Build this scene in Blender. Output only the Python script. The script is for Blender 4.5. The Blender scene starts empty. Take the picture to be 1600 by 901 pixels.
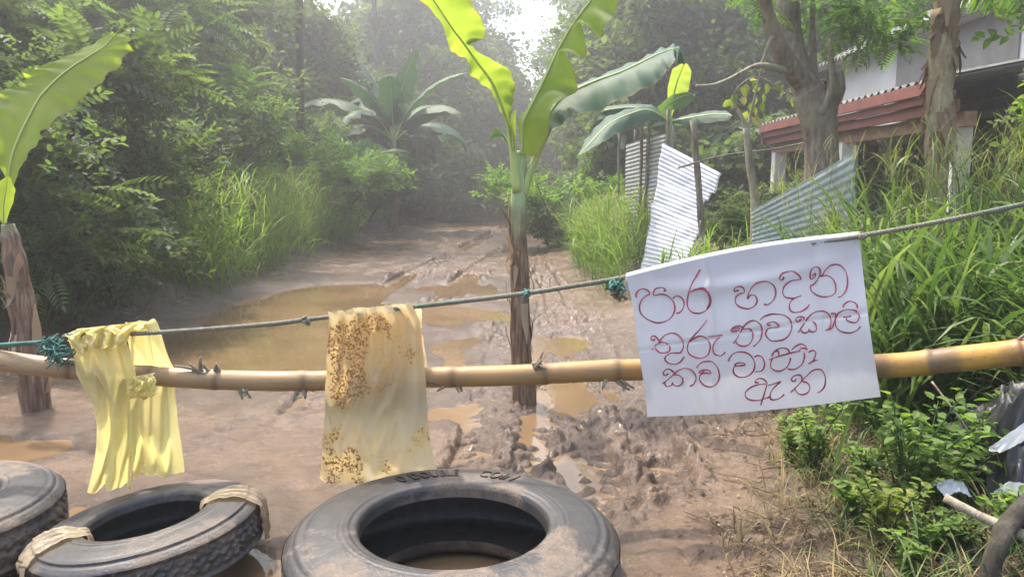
import bpy, math, random
import numpy as np
from mathutils import Vector
R = math.radians
sc = bpy.context.scene
COL = sc.collection

# ------------------------------------------------------------------ camera, sky, sun, exposure
CAMZ, PITCH, F = 1.34, R(7.5), 1155.0
cam = bpy.data.objects.new('camera', bpy.data.cameras.new('camera')); COL.objects.link(cam)
cam.data.sensor_width = 36.0; cam.data.lens = 36.0 * F / 1600.0
cam.data.clip_start = 0.05; cam.data.clip_end = 2000
cam.location = (0, 0, CAMZ); cam.rotation_euler = (math.pi / 2 - PITCH, 0, 0)
sc.camera = cam
SUN_EL, SUN_AZ = R(66), R(-40)            # azimuth from +Y, negative to the left
w = bpy.data.worlds.new('World'); sc.world = w; w.use_nodes = True
nt = w.node_tree; bg = nt.nodes['Background']
sky = nt.nodes.new('ShaderNodeTexSky'); sky.sky_type = 'NISHITA'; sky.sun_disc = False
sky.sun_elevation = SUN_EL; sky.sun_rotation = SUN_AZ
sky.air_density = 1.2; sky.dust_density = 4.0; sky.ozone_density = 1.0
nt.links.new(sky.outputs[0], bg.inputs[0]); bg.inputs[1].default_value = 0.15
sl = bpy.data.lights.new('sun', 'SUN'); sl.energy = 2.2; sl.angle = R(1.5); sl.color = (1.0, 0.93, 0.8)
so = bpy.data.objects.new('sun', sl); COL.objects.link(so)
sd = Vector((math.sin(SUN_AZ) * math.cos(SUN_EL), math.cos(SUN_AZ) * math.cos(SUN_EL), math.sin(SUN_EL)))
so.rotation_euler = sd.to_track_quat('Z', 'Y').to_euler(); so.location = (-8, 14, 22)
sc.view_settings.view_transform = 'Standard'; sc.view_settings.look = 'None'
sc.view_settings.exposure = 1.95; sc.view_settings.gamma = 1.0; sc.view_settings.use_curve_mapping = False
sc.render.engine = 'CYCLES'
sc.cycles.use_denoising = True
sc.cycles.max_bounces = 7; sc.cycles.diffuse_bounces = 3; sc.cycles.glossy_bounces = 3
sc.cycles.transmission_bounces = 4; sc.cycles.transparent_max_bounces = 8; sc.cycles.volume_bounces = 0
sc.cycles.caustics_reflective = False; sc.cycles.caustics_refractive = False

rng = np.random.default_rng(7)
random.seed(7)

# ------------------------------------------------------------------ helpers
def ray(px, py):
    a = (px - 800.0) / F; b = -(py - 450.5) / F
    return np.array([a, math.cos(PITCH) + b * math.sin(PITCH), -math.sin(PITCH) + b * math.cos(PITCH)])
def at(px, py, Y):
    d = ray(px, py); return np.array([0, 0, CAMZ]) + d * (Y / d[1])
def gnd(px, py, z=0.0):
    d = ray(px, py); return np.array([0, 0, CAMZ]) + d * ((z - CAMZ) / d[2])
def unit(v):
    v = np.asarray(v, float); n = np.linalg.norm(v, axis=-1, keepdims=True); return v / np.maximum(n, 1e-9)
def spl(pts, n):
    p = np.asarray(pts, float); m = len(p)
    if m == 2: t = np.linspace(0, 1, n)[:, None]; return p[0] * (1 - t) + p[1] * t
    q = np.vstack([2 * p[0] - p[1], p, 2 * p[-1] - p[-2]])
    u = np.linspace(0, m - 1 - 1e-9, n); i = u.astype(int); t = (u - i)[:, None]
    a, b, c, d = q[i], q[i + 1], q[i + 2], q[i + 3]
    return 0.5 * (2 * b + (c - a) * t + (2 * a - 5 * b + 4 * c - d) * t * t + (3 * b - a - 3 * c + d) * t ** 3)
def sstep(a, b, x):
    t = np.clip((x - a) / (b - a), 0, 1); return t * t * (3 - 2 * t)
def hsh(i, j, s):
    h = (i.astype(np.int64) * 374761393 + j.astype(np.int64) * 668265263 + s * 974634877) & 0x7fffffff
    h = ((h ^ (h >> 13)) * 1274126177) & 0x7fffffff
    return ((h ^ (h >> 16)) & 0xffff) / 65535.0
def vn(x, y, s=0):
    x = np.asarray(x, float); y = np.asarray(y, float)
    i = np.floor(x); j = np.floor(y); fx = x - i; fy = y - j; i = i.astype(int); j = j.astype(int)
    fx = fx * fx * (3 - 2 * fx); fy = fy * fy * (3 - 2 * fy)
    return (hsh(i, j, s) * (1 - fx) + hsh(i + 1, j, s) * fx) * (1 - fy) + (hsh(i, j + 1, s) * (1 - fx) + hsh(i + 1, j + 1, s) * fx) * fy
def fbm(x, y, s=0, o=4):
    r = 0; a = 0.5; tot = 0
    for k in range(o):
        r = r + a * vn(x, y, s + k * 17); tot += a; a *= 0.5; x = x * 2.03 + 3.1; y = y * 2.03 + 1.7
    return r / tot * 2 - 1

def worley(x, y, s=0):
    i = np.floor(x).astype(int); j = np.floor(y).astype(int); f1 = np.full(x.shape, 9.0); f2 = f1.copy(); cid = np.zeros(x.shape)
    for a in (-1, 0, 1):
        for b in (-1, 0, 1):
            ci, cj = i + a, j + b; dx = ci + .15 + .7 * hsh(ci, cj, s) - x; dy = cj + .15 + .7 * hsh(ci, cj, s + 5) - y; d = np.hypot(dx, dy); n = d < f1
            f2 = np.where(n, f1, np.minimum(f2, d)); cid = np.where(n, hsh(ci, cj, s + 9), cid); f1 = np.where(n, d, f1)
    return f1, f2, cid

class MB:
    """collects shapes that become ONE mesh object"""
    def __init__(s): s.v = []; s.f = []; s.t = []; s.uv = []; s.n = 0; s.mi = []
    def add(s, v, f, tint=0.5, uv=None, mi=0):
        v = np.asarray(v, float).reshape(-1, 3); k = len(v)
        s.v.append(v)
        t = np.full(k, tint, float) if np.isscalar(tint) else np.asarray(tint, float).reshape(-1)
        s.t.append(t); s.uv.append(np.zeros((k, 2)) if uv is None else np.asarray(uv, float).reshape(-1, 2))
        groups = f if isinstance(f, list) and len(f) and isinstance(f[0], np.ndarray) and f[0].ndim == 2 else [np.asarray(f, int)]
        for g in groups:
            s.f.append(np.asarray(g, int) + s.n); s.mi.append(np.full(len(g), mi))
        s.n += k
    def tube(s, path, rad, sides=8, tint=0.5, cap=True, mi=0, jit=0.0):
        p = np.asarray(path, float); n = len(p)
        rad = np.full(n, rad, float) if np.isscalar(rad) else np.asarray(rad, float)
        T = unit(np.gradient(p, axis=0)); up = np.array([0, 0, 1.0]) if abs(T[0, 2]) < 0.9 else np.array([1.0, 0, 0])
        U = np.zeros_like(p); u = unit(np.cross(up, T[0])); U[0] = u
        for i in range(1, n):
            u = u - T[i] * np.dot(u, T[i]); u = u / max(np.linalg.norm(u), 1e-9); U[i] = u
        V = np.cross(T, U); a = np.arange(sides) * 2 * math.pi / sides
        rr = rad[:, None] * (1 + (jit * (rng.random((n, sides)) - 0.5) if jit else 0))
        v = p[:, None, :] + rr[..., None] * (np.cos(a)[None, :, None] * U[:, None, :] + np.sin(a)[None, :, None] * V[:, None, :])
        f = grid_faces(n, sides, True); uv = np.stack(np.broadcast_arrays(np.linspace(0, 1, n)[:, None], (a / 6.2832)[None]), -1)
        tt = tint if np.isscalar(tint) else np.repeat(np.asarray(tint), sides)
        base = s.n; s.add(v, f, tt, uv.reshape(-1, 2), mi)
        if cap:
            s.f.append(np.arange(base + sides - 1, base - 1, -1)[None]); s.mi.append(np.array([mi]))
            s.f.append(np.arange(base + (n - 1) * sides, base + n * sides)[None]); s.mi.append(np.array([mi]))
    def box(s, c, d, rot=0.0, tint=0.5, mi=0, M=None):
        v = np.array([[x, y, z] for x in (-.5, .5) for y in (-.5, .5) for z in (-.5, .5)]) * np.asarray(d)
        if rot: cz, sz = math.cos(rot), math.sin(rot); v = v @ np.array([[cz, sz, 0], [-sz, cz, 0], [0, 0, 1]])
        if M is not None: v = v @ np.asarray(M)
        s.add(v + np.asarray(c), np.array([[0, 1, 3, 2], [4, 6, 7, 5], [0, 4, 5, 1], [2, 3, 7, 6], [0, 2, 6, 4], [1, 5, 7, 3]]), tint, None, mi)
    def build(s, name, mat, parent=None, smooth=True, loc=None):
        me = bpy.data.meshes.new(name); V = np.concatenate(s.v)
        me.vertices.add(len(V)); me.vertices.foreach_set('co', V.astype(np.float32).ravel())
        lv = np.concatenate([g.ravel() for g in s.f]); ln = np.concatenate([np.full(len(g), g.shape[1]) for g in s.f])
        me.loops.add(len(lv)); me.loops.foreach_set('vertex_index', lv.astype(np.int32))
        me.polygons.add(len(ln)); me.polygons.foreach_set('loop_start', np.concatenate([[0], np.cumsum(ln)[:-1]]).astype(np.int32))
        me.polygons.foreach_set('use_smooth', np.full(len(ln), smooth))
        mats = mat if isinstance(mat, (list, tuple)) else [mat]
        for m in mats: me.materials.append(m)
        if len(mats) > 1: me.polygons.foreach_set('material_index', np.concatenate(s.mi).astype(np.int32))
        me.update(calc_edges=True)
        a = me.attributes.new('tint', 'FLOAT', 'POINT'); a.data.foreach_set('value', np.concatenate(s.t).astype(np.float32))
        uv = np.concatenate(s.uv)
        if uv.any():
            a = me.attributes.new('pu', 'FLOAT', 'POINT'); a.data.foreach_set('value', uv[:, 0].astype(np.float32))
            a = me.attributes.new('pv', 'FLOAT', 'POINT'); a.data.foreach_set('value', uv[:, 1].astype(np.float32))
        me.validate()
        o = bpy.data.objects.new(name, me); COL.objects.link(o)
        if loc is not None: o.location = loc
        if parent is not None: o.parent = parent
        return o
def grid_faces(n, m, wrap=False):
    i, j = np.meshgrid(np.arange(n - 1), np.arange(m if wrap else m - 1), indexing='ij')
    j2 = (j + 1) % m
    return np.stack([i * m + j, i * m + j2, (i + 1) * m + j2, (i + 1) * m + j], -1).reshape(-1, 4)
def tag(o, label, cat=None, group=None, kind=None):
    if label: o['label'] = label
    if cat: o['category'] = cat
    if group: o['group'] = group
    if kind: o['kind'] = kind
    return o
def empty(name, loc, label, cat, group=None, rz=0):
    o = bpy.data.objects.new(name, None); COL.objects.link(o); o.location = loc; o.rotation_euler.z = rz
    o.empty_display_size = 0.2
    return tag(o, label, cat, group)
def copy_tree(o, parent=None):
    c = o.copy(); COL.objects.link(c)
    if parent is not None: c.parent = parent
    for ch in o.children: copy_tree(ch, c)
    return c

# ------------------------------------------------------------------ materials
class NT:
    def __init__(s, name):
        s.m = bpy.data.materials.new(name); s.m.use_nodes = True; s.t = s.m.node_tree; s.b = s.t.nodes['Principled BSDF']
        s.out = s.t.nodes['Material Output']
    def n(s, typ, ins=None, **kw):
        x = s.t.nodes.new(typ)
        for k, v in kw.items(): setattr(x, k, v)
        for k, v in (ins or {}).items(): s.set(x.inputs[k], v)
        return x
    def set(s, sock, v):
        if isinstance(v, bpy.types.NodeSocket): s.t.links.new(v, sock)
        elif isinstance(v, (tuple, list)) and len(v) == 3 and sock.type == 'RGBA': sock.default_value = (*v, 1)
        else: sock.default_value = v
    def attr(s, name): return s.n('ShaderNodeAttribute', attribute_name=name).outputs['Fac']
    def obj(s): return s.n('ShaderNodeTexCoord').outputs['Object']
    def noise(s, scale, detail=4, rough=0.55, vec=None, dist=0.0):
        x = s.n('ShaderNodeTexNoise', {'Scale': scale, 'Detail': detail, 'Roughness': rough, 'Distortion': dist})
        s.t.links.new(vec if vec is not None else s.obj(), x.inputs['Vector']); return x.outputs['Fac']
    def mapv(s, scale, vec=None):
        x = s.n('ShaderNodeMapping'); x.inputs['Scale'].default_value = scale
        s.t.links.new(vec if vec is not None else s.obj(), x.inputs['Vector']); return x.outputs[0]
    def ramp(s, fac, stops):
        x = s.n('ShaderNodeValToRGB'); e = x.color_ramp.elements
        while len(e) < len(stops): e.new(0.5)
        for k, (p, c) in enumerate(stops):
            e[k].position = p; e[k].color = (*c, 1) if isinstance(c, (tuple, list)) else (c, c, c, 1)
        s.t.links.new(fac, x.inputs[0]); return x.outputs[0]
    def mix(s, fac, a, b, mode='MIX'):
        x = s.n('ShaderNodeMix', data_type='RGBA', blend_type=mode)
        s.set(x.inputs[0], fac); s.set(x.inputs[6], a); s.set(x.inputs[7], b); return x.outputs[2]
    def math(s, op, a, b=0.0, c=None):
        x = s.n('ShaderNodeMath', operation=op); s.set(x.inputs[0], a); s.set(x.inputs[1], b)
        if c is not None: s.set(x.inputs[2], c)
        return x.outputs[0]
    def P(s, **kw):
        names = {'base': 'Base Color', 'rough': 'Roughness', 'metal': 'Metallic', 'spec': 'Specular IOR Level', 'coat': 'Coat Weight', 'coatr': 'Coat Roughness', 'sheen': 'Sheen Weight', 'ior': 'IOR', 'trans': 'Transmission Weight', 'alpha': 'Alpha'}
        for k, v in kw.items(): s.set(s.b.inputs[names[k]], v)
    def bump(s, h, strength=0.4, dist=0.01, normal=None):
        x = s.n('ShaderNodeBump', {'Strength': strength, 'Distance': dist}); s.set(x.inputs['Height'], h)
        if normal is not None: s.set(x.inputs['Normal'], normal)
        s.t.links.new(x.outputs[0], s.b.inputs['Normal']); return x.outputs[0]
    def transl(s, color, fac, normal=None):
        t = s.n('ShaderNodeBsdfTranslucent'); s.set(t.inputs[0], color)
        if normal is not None: s.set(t.inputs[1], normal)
        mx = s.n('ShaderNodeMixShader'); s.set(mx.inputs[0], fac)
        s.t.links.new(s.b.outputs[0], mx.inputs[1]); s.t.links.new(t.outputs[0], mx.inputs[2])
        s.t.links.new(mx.outputs[0], s.out.inputs['Surface'])

def leaf_mat(name, c0, c1, c2, trans=0.4, rough=0.55, tcol=None, spec=0.22, dirt=None):
    m = NT(name); t = m.attr('tint')
    t2 = m.math('ADD', t, m.math('MULTIPLY', m.math('SUBTRACT', m.noise(0.9, 3), 0.5), 0.7))
    c = m.ramp(t2, [(0.05, c0), (0.5, c1), (0.95, c2)])
    tc = m.mix(1.0, c, tcol or (1.5, 1.75, 0.6), 'MULTIPLY')
    m.P(base=c, rough=rough, spec=spec); m.transl(tc, trans); return m.m
M = {}
M['dark_leaf'] = leaf_mat('dark_leaf', (0.05, 0.074, 0.036), (0.083, 0.112, 0.053), (0.12, 0.155, 0.072), 0.48)
M['mid_leaf'] = leaf_mat('mid_leaf', (0.05, 0.082, 0.03), (0.084, 0.12, 0.045), (0.125, 0.17, 0.06), 0.48)
M['light_leaf'] = leaf_mat('light_leaf', (0.05, 0.1, 0.02), (0.085, 0.16, 0.03), (0.15, 0.22, 0.045), 0.45)
M['weed'] = leaf_mat('weed_leaf', (0.08, 0.14, 0.035), (0.13, 0.2, 0.05), (0.21, 0.27, 0.075), 0.42)
M['yellow_leaf'] = leaf_mat('yellow_leaf', (0.09, 0.14, 0.03), (0.16, 0.2, 0.04), (0.26, 0.25, 0.07), 0.45)
M['grass'] = leaf_mat('grass_blade', (0.045, 0.085, 0.025), (0.085, 0.14, 0.04), (0.17, 0.21, 0.085), 0.42, 0.45, (1.3, 1.45, 0.7))
M['bright_grass'] = leaf_mat('bright_grass_blade', (0.07, 0.12, 0.025), (0.13, 0.2, 0.045), (0.21, 0.27, 0.085), 0.45, 0.45)
M['seed'] = leaf_mat('grass_seed_head', (0.12, 0.13, 0.05), (0.2, 0.19, 0.08), (0.3, 0.27, 0.13), 0.45, 0.7)
M['straw'] = leaf_mat('dry_straw', (0.1, 0.075, 0.035), (0.22, 0.17, 0.08), (0.38, 0.3, 0.15), 0.3, 0.7, (1.2, 1.1, 0.8))
M['litter'] = leaf_mat('dead_leaf_litter', (0.05, 0.032, 0.02), (0.12, 0.078, 0.045), (0.24, 0.17, 0.1), 0.15, 0.8, (1.1, 1, 0.8))

def bark_mat(name, a, b, c, sx=6, bump=0.6):
    m = NT(name); v = m.mapv((sx, sx, sx * 0.25)); n = m.noise(4, 6, 0.65, v); n2 = m.noise(2.2, 4)
    col = m.ramp(n, [(0.3, a), (0.52, b), (0.75, c)]); col = m.mix(m.ramp(n2, [(0.45, 0.0), (0.7, 0.6)]), col, (c[0] * 0.9, c[1] * 1.05, c[2] * 0.9))
    m.P(base=col, rough=0.85, spec=0.2); m.bump(n, bump, 0.02); return m.m
M['bark'] = bark_mat('brown_bark', (0.075, 0.055, 0.042), (0.19, 0.15, 0.115), (0.33, 0.28, 0.22))
M['dark_bark'] = bark_mat('dark_bark', (0.02, 0.017, 0.013), (0.05, 0.042, 0.033), (0.1, 0.09, 0.07))
M['pale_bark'] = bark_mat('pale_bark', (0.14, 0.11, 0.08), (0.27, 0.23, 0.17), (0.42, 0.37, 0.29))
M['palm_bark'] = bark_mat('fibrous_palm_bark', (0.12, 0.08, 0.045), (0.3, 0.22, 0.14), (0.5, 0.41, 0.28), 10, 0.9)
M['stake'] = bark_mat('weathered_stake', (0.07, 0.055, 0.04), (0.17, 0.14, 0.105), (0.3, 0.26, 0.2), 9)

def mud_mat():
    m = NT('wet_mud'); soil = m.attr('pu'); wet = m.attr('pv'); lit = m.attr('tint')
    n1 = m.noise(1.1, 5, 0.6); n2 = m.noise(9, 6, 0.65); n3 = m.noise(60, 6, 0.7); n4 = m.noise(2.7, 4, 0.6)
    c = m.ramp(n2, [(0.25, (0.058, 0.034, 0.02)), (0.5, (0.13, 0.08, 0.049)), (0.78, (0.205, 0.138, 0.09))])
    c = m.mix(m.ramp(n1, [(0.4, 0.0), (0.65, 0.55)]), c, (0.17, 0.112, 0.074))
    c = m.mix(soil, c, m.ramp(n2, [(0.3, (0.1, 0.06, 0.036)), (0.7, (0.19, 0.125, 0.08))]))
    c = m.mix(m.math('MULTIPLY', wet, 0.6), c, (0.05, 0.035, 0.025))
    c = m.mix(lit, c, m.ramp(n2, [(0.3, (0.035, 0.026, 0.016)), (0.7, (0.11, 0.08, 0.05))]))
    c = m.mix(m.math('MULTIPLY', m.ramp(n3, [(0.3, 1.0), (0.5, 0.0)]), 0.35), c, (0.07, 0.05, 0.038))
    rg = m.math('ADD', m.ramp(n4, [(0.43, 0.1), (0.6, 0.44)]), m.math('MULTIPLY', m.math('SUBTRACT', n3, 0.5), 0.3))
    rg = m.math('SUBTRACT', rg, m.math('MULTIPLY', wet, 0.3)); rg = m.math('ADD', rg, m.math('MULTIPLY', lit, 0.35))
    rg = m.math('MAXIMUM', rg, 0.1)
    h = m.math('ADD', m.math('MULTIPLY', n2, 0.6), m.math('MULTIPLY', n3, 0.4))
    m.P(base=c, rough=rg, spec=0.5); m.bump(h, 0.8, 0.04); return m.m
M['mud'] = mud_mat()
def water_mat():
    m = NT('muddy_water'); n = m.noise(0.8, 3); r = m.noise(14, 3, 0.5, m.mapv((1, 0.45, 1)))
    m.P(base=m.ramp(n, [(0.35, (0.115, 0.074, 0.04)), (0.65, (0.18, 0.117, 0.066))]), rough=0.03, spec=0.5, ior=1.33)
    m.bump(r, 0.10, 0.02); return m.m
M['water'] = water_mat()
def rubber_mat(name, mud=0.5, col=(0.022, 0.023, 0.026)):
    m = NT(name); n = m.noise(2.6, 6, 0.66); n2 = m.noise(22, 6, 0.7); n3 = m.noise(110, 4, 0.7)
    fac = m.math('MULTIPLY', m.ramp(n, [(0.66 - 0.24 * mud, 0.0), (0.72 - 0.22 * mud, 1.0)]), m.ramp(n2, [(0.32, 0.25), (0.6, 1.0)]))
    dust = m.ramp(n2, [(0.3, (col[0] * 1.4, col[1] * 1.4, col[2] * 1.5)), (0.75, (0.054, 0.049, 0.045))])
    c = m.mix(fac, dust, m.ramp(n3, [(0.3, (0.09, 0.066, 0.048)), (0.75, (0.185, 0.142, 0.108))]))
    m.P(base=c, rough=m.ramp(fac, [(0.0, 0.42), (1.0, 0.75)]), spec=0.45)
    m.bump(m.math('ADD', m.math('MULTIPLY', fac, 0.5), m.math('MULTIPLY', n3, 0.35)), 0.7, 0.008); return m.m
M['rubber'] = rubber_mat('muddy_rubber', 0.72, (.018, .018, .019)); M['rubber_clean'] = rubber_mat('grey_rubber', 0.5, (.018, .018, .019))
M['rubber_in'] = rubber_mat('tyre_inner_liner', 0.05, (0.012, 0.012, 0.013))
def bamboo_mat():
    m = NT('bamboo_culm'); u = m.attr('pu'); v = m.attr('pv'); o = m.obj()
    n = m.noise(3, 5, 0.6, m.mapv((0.5, 5, 5))); n2 = m.noise(1.6, 4, 0.6); n3 = m.noise(30, 4, 0.6, m.mapv((0.2, 3, 3)))
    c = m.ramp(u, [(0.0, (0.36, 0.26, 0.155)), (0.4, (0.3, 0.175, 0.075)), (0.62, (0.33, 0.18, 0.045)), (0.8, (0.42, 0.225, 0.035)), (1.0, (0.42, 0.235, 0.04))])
    c = m.mix(m.ramp(n, [(0.5, 0.0), (0.75, 0.6)]), c, (0.3, 0.16, 0.06))
    c = m.mix(m.math('MULTIPLY', m.ramp(n3, [(0.5, 0.0), (0.7, 1.0)]), 0.3), c, (0.22, 0.14, 0.07))
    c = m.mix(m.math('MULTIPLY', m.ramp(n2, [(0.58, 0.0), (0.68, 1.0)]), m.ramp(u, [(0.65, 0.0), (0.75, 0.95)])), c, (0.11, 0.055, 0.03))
    c = m.mix(m.attr('tint'), c, (0.13, 0.075, 0.035))
    n4 = m.noise(7, 6, 0.7, m.mapv((0.6, 1, 1))); c = m.mix(m.math('MULTIPLY', m.ramp(n4, [(0.5, 0.0), (0.72, 1.0)]), 0.55), c, (0.2, 0.15, 0.09)); n5 = m.noise(55, 3, 0.6, m.mapv((0.06, 2, 2))); c = m.mix(m.math('MULTIPLY', m.ramp(n5, [(0.56, 0.0), (0.66, 1.0)]), 0.35), c, (0.1, 0.06, 0.03))
    m.P(base=c, rough=m.ramp(n4, [(0.3, 0.36), (0.7, 0.65)]), spec=0.4); m.bump(m.math('ADD', n3, n4), 0.22, 0.005); return m.m
M['bamboo'] = bamboo_mat()
def rope_mat():
    m = NT('rope_fibre'); n = m.noise(1.7, 3); n2 = m.noise(90, 3)
    c = m.ramp(n, [(0.45, (0.16, 0.145, 0.11)), (0.56, (0.1, 0.115, 0.08)), (0.66, (0.05, 0.12, 0.09))])
    m.P(base=m.mix(0.4, c, m.ramp(n2, [(0.3, (0.05, 0.05, 0.035)), (0.7, (0.25, 0.25, 0.19))])), rough=0.85); m.bump(n2, 0.5, 0.003); return m.m
M['rope'] = rope_mat()
def flat(name, c, rough=0.7, var=0.25, sc_=8, trans=0, metal=0, spec=0.4, bump=0.2):
    m = NT(name); n = m.noise(sc_, 5, 0.6)
    col = m.ramp(n, [(0.3, tuple(x * (1 - var) for x in c)), (0.7, tuple(min(1, x * (1 + var)) for x in c))])
    m.P(base=col, rough=rough, metal=metal, spec=spec); m.bump(n, bump, 0.005)
    if trans: m.transl(col, trans)
    return m.m
M['teal_rope'] = flat('frayed_teal_fibre', (0.05, 0.14, 0.115), 0.85, 0.4, 30)
M['cloth'] = flat('white_cloth', (0.5, 0.5, 0.535), 0.75, 0.07, 4, 0.3, bump=0.25)
M['ink'] = flat('red_marker_ink', (0.27, 0.03, 0.055), 0.6, 0.45, 14)
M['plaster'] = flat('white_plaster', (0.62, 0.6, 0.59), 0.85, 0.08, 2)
M['red_paint'] = flat('red_painted_board', (0.19, 0.065, 0.048), 0.7, 0.25, 4)
M['roof'] = flat('mossy_roof_sheet', (0.16, 0.16, 0.15), 0.85, 0.5, 3)
M['dark_wood'] = flat('dark_wood', (0.045, 0.038, 0.032), 0.8, 0.4, 6)
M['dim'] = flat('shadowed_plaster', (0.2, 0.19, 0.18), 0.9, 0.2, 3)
M['glass_dark'] = flat('dusty_window_glass', (0.04, 0.045, 0.05), 0.2, 0.2, 4)
M['black_tarp'] = flat('black_plastic_sheet', (0.018, 0.018, 0.021), 0.45, 0.3, 9, spec=0.4)
M['white_tarp'] = flat('white_plastic_sheet', (0.72, 0.72, 0.74), 0.4, 0.08, 7, 0.3)
M['clear_bag'] = flat('cloudy_plastic_film', (0.3, 0.33, 0.36), 0.15, 0.25, 12, 0.5, spec=0.7)
M['terracotta'] = flat('dry_brick', (0.32, 0.18, 0.12), 0.9, 0.3, 10)
def plastic_mat(name, c, stain=0.6):
    m = NT(name); n = m.noise(6, 4); n2 = m.noise(95, 5, 0.7); n3 = m.noise(5.5, 3, 0.5); u = m.attr('pu'); v = m.attr('pv')
    base = m.ramp(n, [(0.3, c), (0.7, (min(1, c[0] * 1.12), min(1, c[1] * 1.12), c[2] * 1.5))])
    col = m.ramp(u, [(0.0, 0.5), (0.1, 0.85), (0.2, 0.5), (0.3, 0.8), (0.42, 0.3), (0.6, 0.5), (0.75, 0.3), (1.0, 0.25)])
    low = m.ramp(v, [(0.0, 0.3), (0.1, 0.8), (0.45, 0.85), (0.56, 0.25), (0.7, 0.4), (0.88, 0.8)])
    area = m.math('MINIMUM', .92, m.math('MULTIPLY', m.math('ADD', m.math('MULTIPLY', col, low), m.math('MULTIPLY', m.ramp(n3, [(0.46, 0.0), (0.66, 1.0)]), 0.6)), stain))
    th = m.math('SUBTRACT', 0.86, m.math('MULTIPLY', area, 0.38))
    spot = m.math('MULTIPLY', m.math('GREATER_THAN', n2, th), 0.92)
    film = m.math('MULTIPLY', area, 0.7)
    cc = m.mix(film, base, (0.6, 0.4, 0.12)); cc = m.mix(spot, cc, m.ramp(n, [(0.35, (0.12, 0.045, 0.015)), (0.65, (0.3, 0.12, 0.03))]))
    m.P(base=cc, rough=0.3, spec=0.5); rdg = m.math('ABSOLUTE', m.math('SUBTRACT', m.noise(9, 4, 0.6, dist=0.8), 0.5)); nb = m.bump(m.math('ADD', m.math('MULTIPLY', rdg, -2.5), m.noise(40, 4, 0.7)), 0.45, 0.012)
    m.transl(m.mix(1.0, cc, (1.06, 1.03, 0.9), 'MULTIPLY'), m.math('SUBTRACT', 0.56, m.math('MULTIPLY', spot, 0.45))); return m.m
M['yellow_film'] = plastic_mat('yellow_plastic_film', (0.68, 0.63, 0.26), 0.34)
M['stained_film'] = plastic_mat('stained_plastic_film', (0.58, 0.52, 0.33), 1.36)
M['pale_film'] = plastic_mat('pale_plastic_film', (0.45, 0.38, 0.25), 0.45)
def tin_mat(name, c, rough, metal, rust=0.3):
    m = NT(name); n = m.noise(2.5, 5, 0.6); n2 = m.noise(16, 5, 0.6); n3 = m.noise(1.2, 2)
    col = m.ramp(n2, [(0.3, tuple(x * 0.82 for x in c)), (0.7, c)])
    col = m.mix(m.math('MULTIPLY', m.ramp(n, [(0.55, 0.0), (0.75, 1.0)]), rust), col, (0.16, 0.12, 0.08))
    m.P(base=col, rough=m.ramp(n3, [(0.35, rough), (0.65, rough + 0.2)]), metal=metal, spec=0.5); return m.m
M['tin_white'] = tin_mat('bright_tin', (0.7, 0.7, 0.75), 0.4, 0.15, 0.35)
M['tin_grey'] = tin_mat('weathered_tin', (0.4, 0.41, 0.4), 0.45, 0.2, 0.35)
M['tin_green'] = tin_mat('green_tin', (0.36, 0.42, 0.39), 0.5, 0.05, 0.3)
def banana_mat(name, a, b, trans, tcol):
    m = NT(name); v = m.attr('pv'); u = m.attr('pu'); n = m.noise(2.5, 4)
    wv = m.n('ShaderNodeTexWave', {'Scale': 1.0, 'Distortion': 0.3, 'Detail': 1.0}); cx = m.n('ShaderNodeCombineXYZ'); m.set(cx.inputs[0], m.math('MULTIPLY', v, 22.0))
    m.t.links.new(cx.outputs[0], wv.inputs['Vector']); st = wv.outputs['Fac']
    c = m.ramp(n, [(0.3, a), (0.7, b)]); c = m.mix(m.math('MULTIPLY', st, 0.16), c, (b[0] * 1.5, b[1] * 1.35, b[2] * 1.5))
    c = m.mix(m.math('MULTIPLY', m.ramp(m.math('ADD', u, m.math('MULTIPLY', m.math('SUBTRACT', m.noise(14, 3), 0.5), 0.12)), [(0.93, 0.0), (1.0, 1.0)]), 0.6), c, (0.2, 0.13, 0.05))
    m.P(base=c, rough=0.5, spec=0.3); nb = m.bump(st, 0.22, 0.006)
    m.transl(m.mix(1.0, c, tcol, 'MULTIPLY'), trans); return m.m
M['banana_light'] = banana_mat('young_banana_leaf', (0.14, 0.22, 0.04), (0.2, 0.285, 0.05), 0.68, (1.75, 1.6, 0.7))
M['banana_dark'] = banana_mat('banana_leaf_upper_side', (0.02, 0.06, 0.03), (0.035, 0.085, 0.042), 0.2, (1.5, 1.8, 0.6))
M['banana_mid'] = banana_mat('banana_leaf', (0.06, 0.13, 0.04), (0.1, 0.18, 0.05), 0.4, (1.6, 1.7, 0.6))
M['rib'] = flat('pale_midrib', (0.34, 0.42, 0.14), 0.45, 0.12, 9)
def stem_mat():
    m = NT('banana_stem'); u = m.attr('pu'); v = m.attr('pv'); n = m.noise(5, 6, 0.65, m.mapv((9, 9, 0.8))); n2 = m.noise(3.2, 4)
    brown = m.ramp(n, [(0.32, (0.045, 0.026, 0.018)), (0.5, (0.15, 0.085, 0.055)), (0.7, (0.33, 0.23, 0.15))])
    green = m.ramp(n, [(0.35, (0.2, 0.27, 0.12)), (0.65, (0.36, 0.44, 0.22))])
    f = m.ramp(m.math('ADD', u, m.math('MULTIPLY', m.math('SUBTRACT', n2, 0.5), 0.35)), [(0.55, 0.0), (0.68, 1.0)])
    m.P(base=m.mix(f, brown, green), rough=0.6, spec=0.35); m.bump(n, 0.6, 0.01); return m.m
M['banana_stem'] = stem_mat()
M['sheath'] = leaf_mat('dry_banana_sheath', (0.1, 0.06, 0.035), (0.24, 0.16, 0.1), (0.42, 0.32, 0.21), 0.2, 0.8, (1.1, 1, 0.8))
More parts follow.
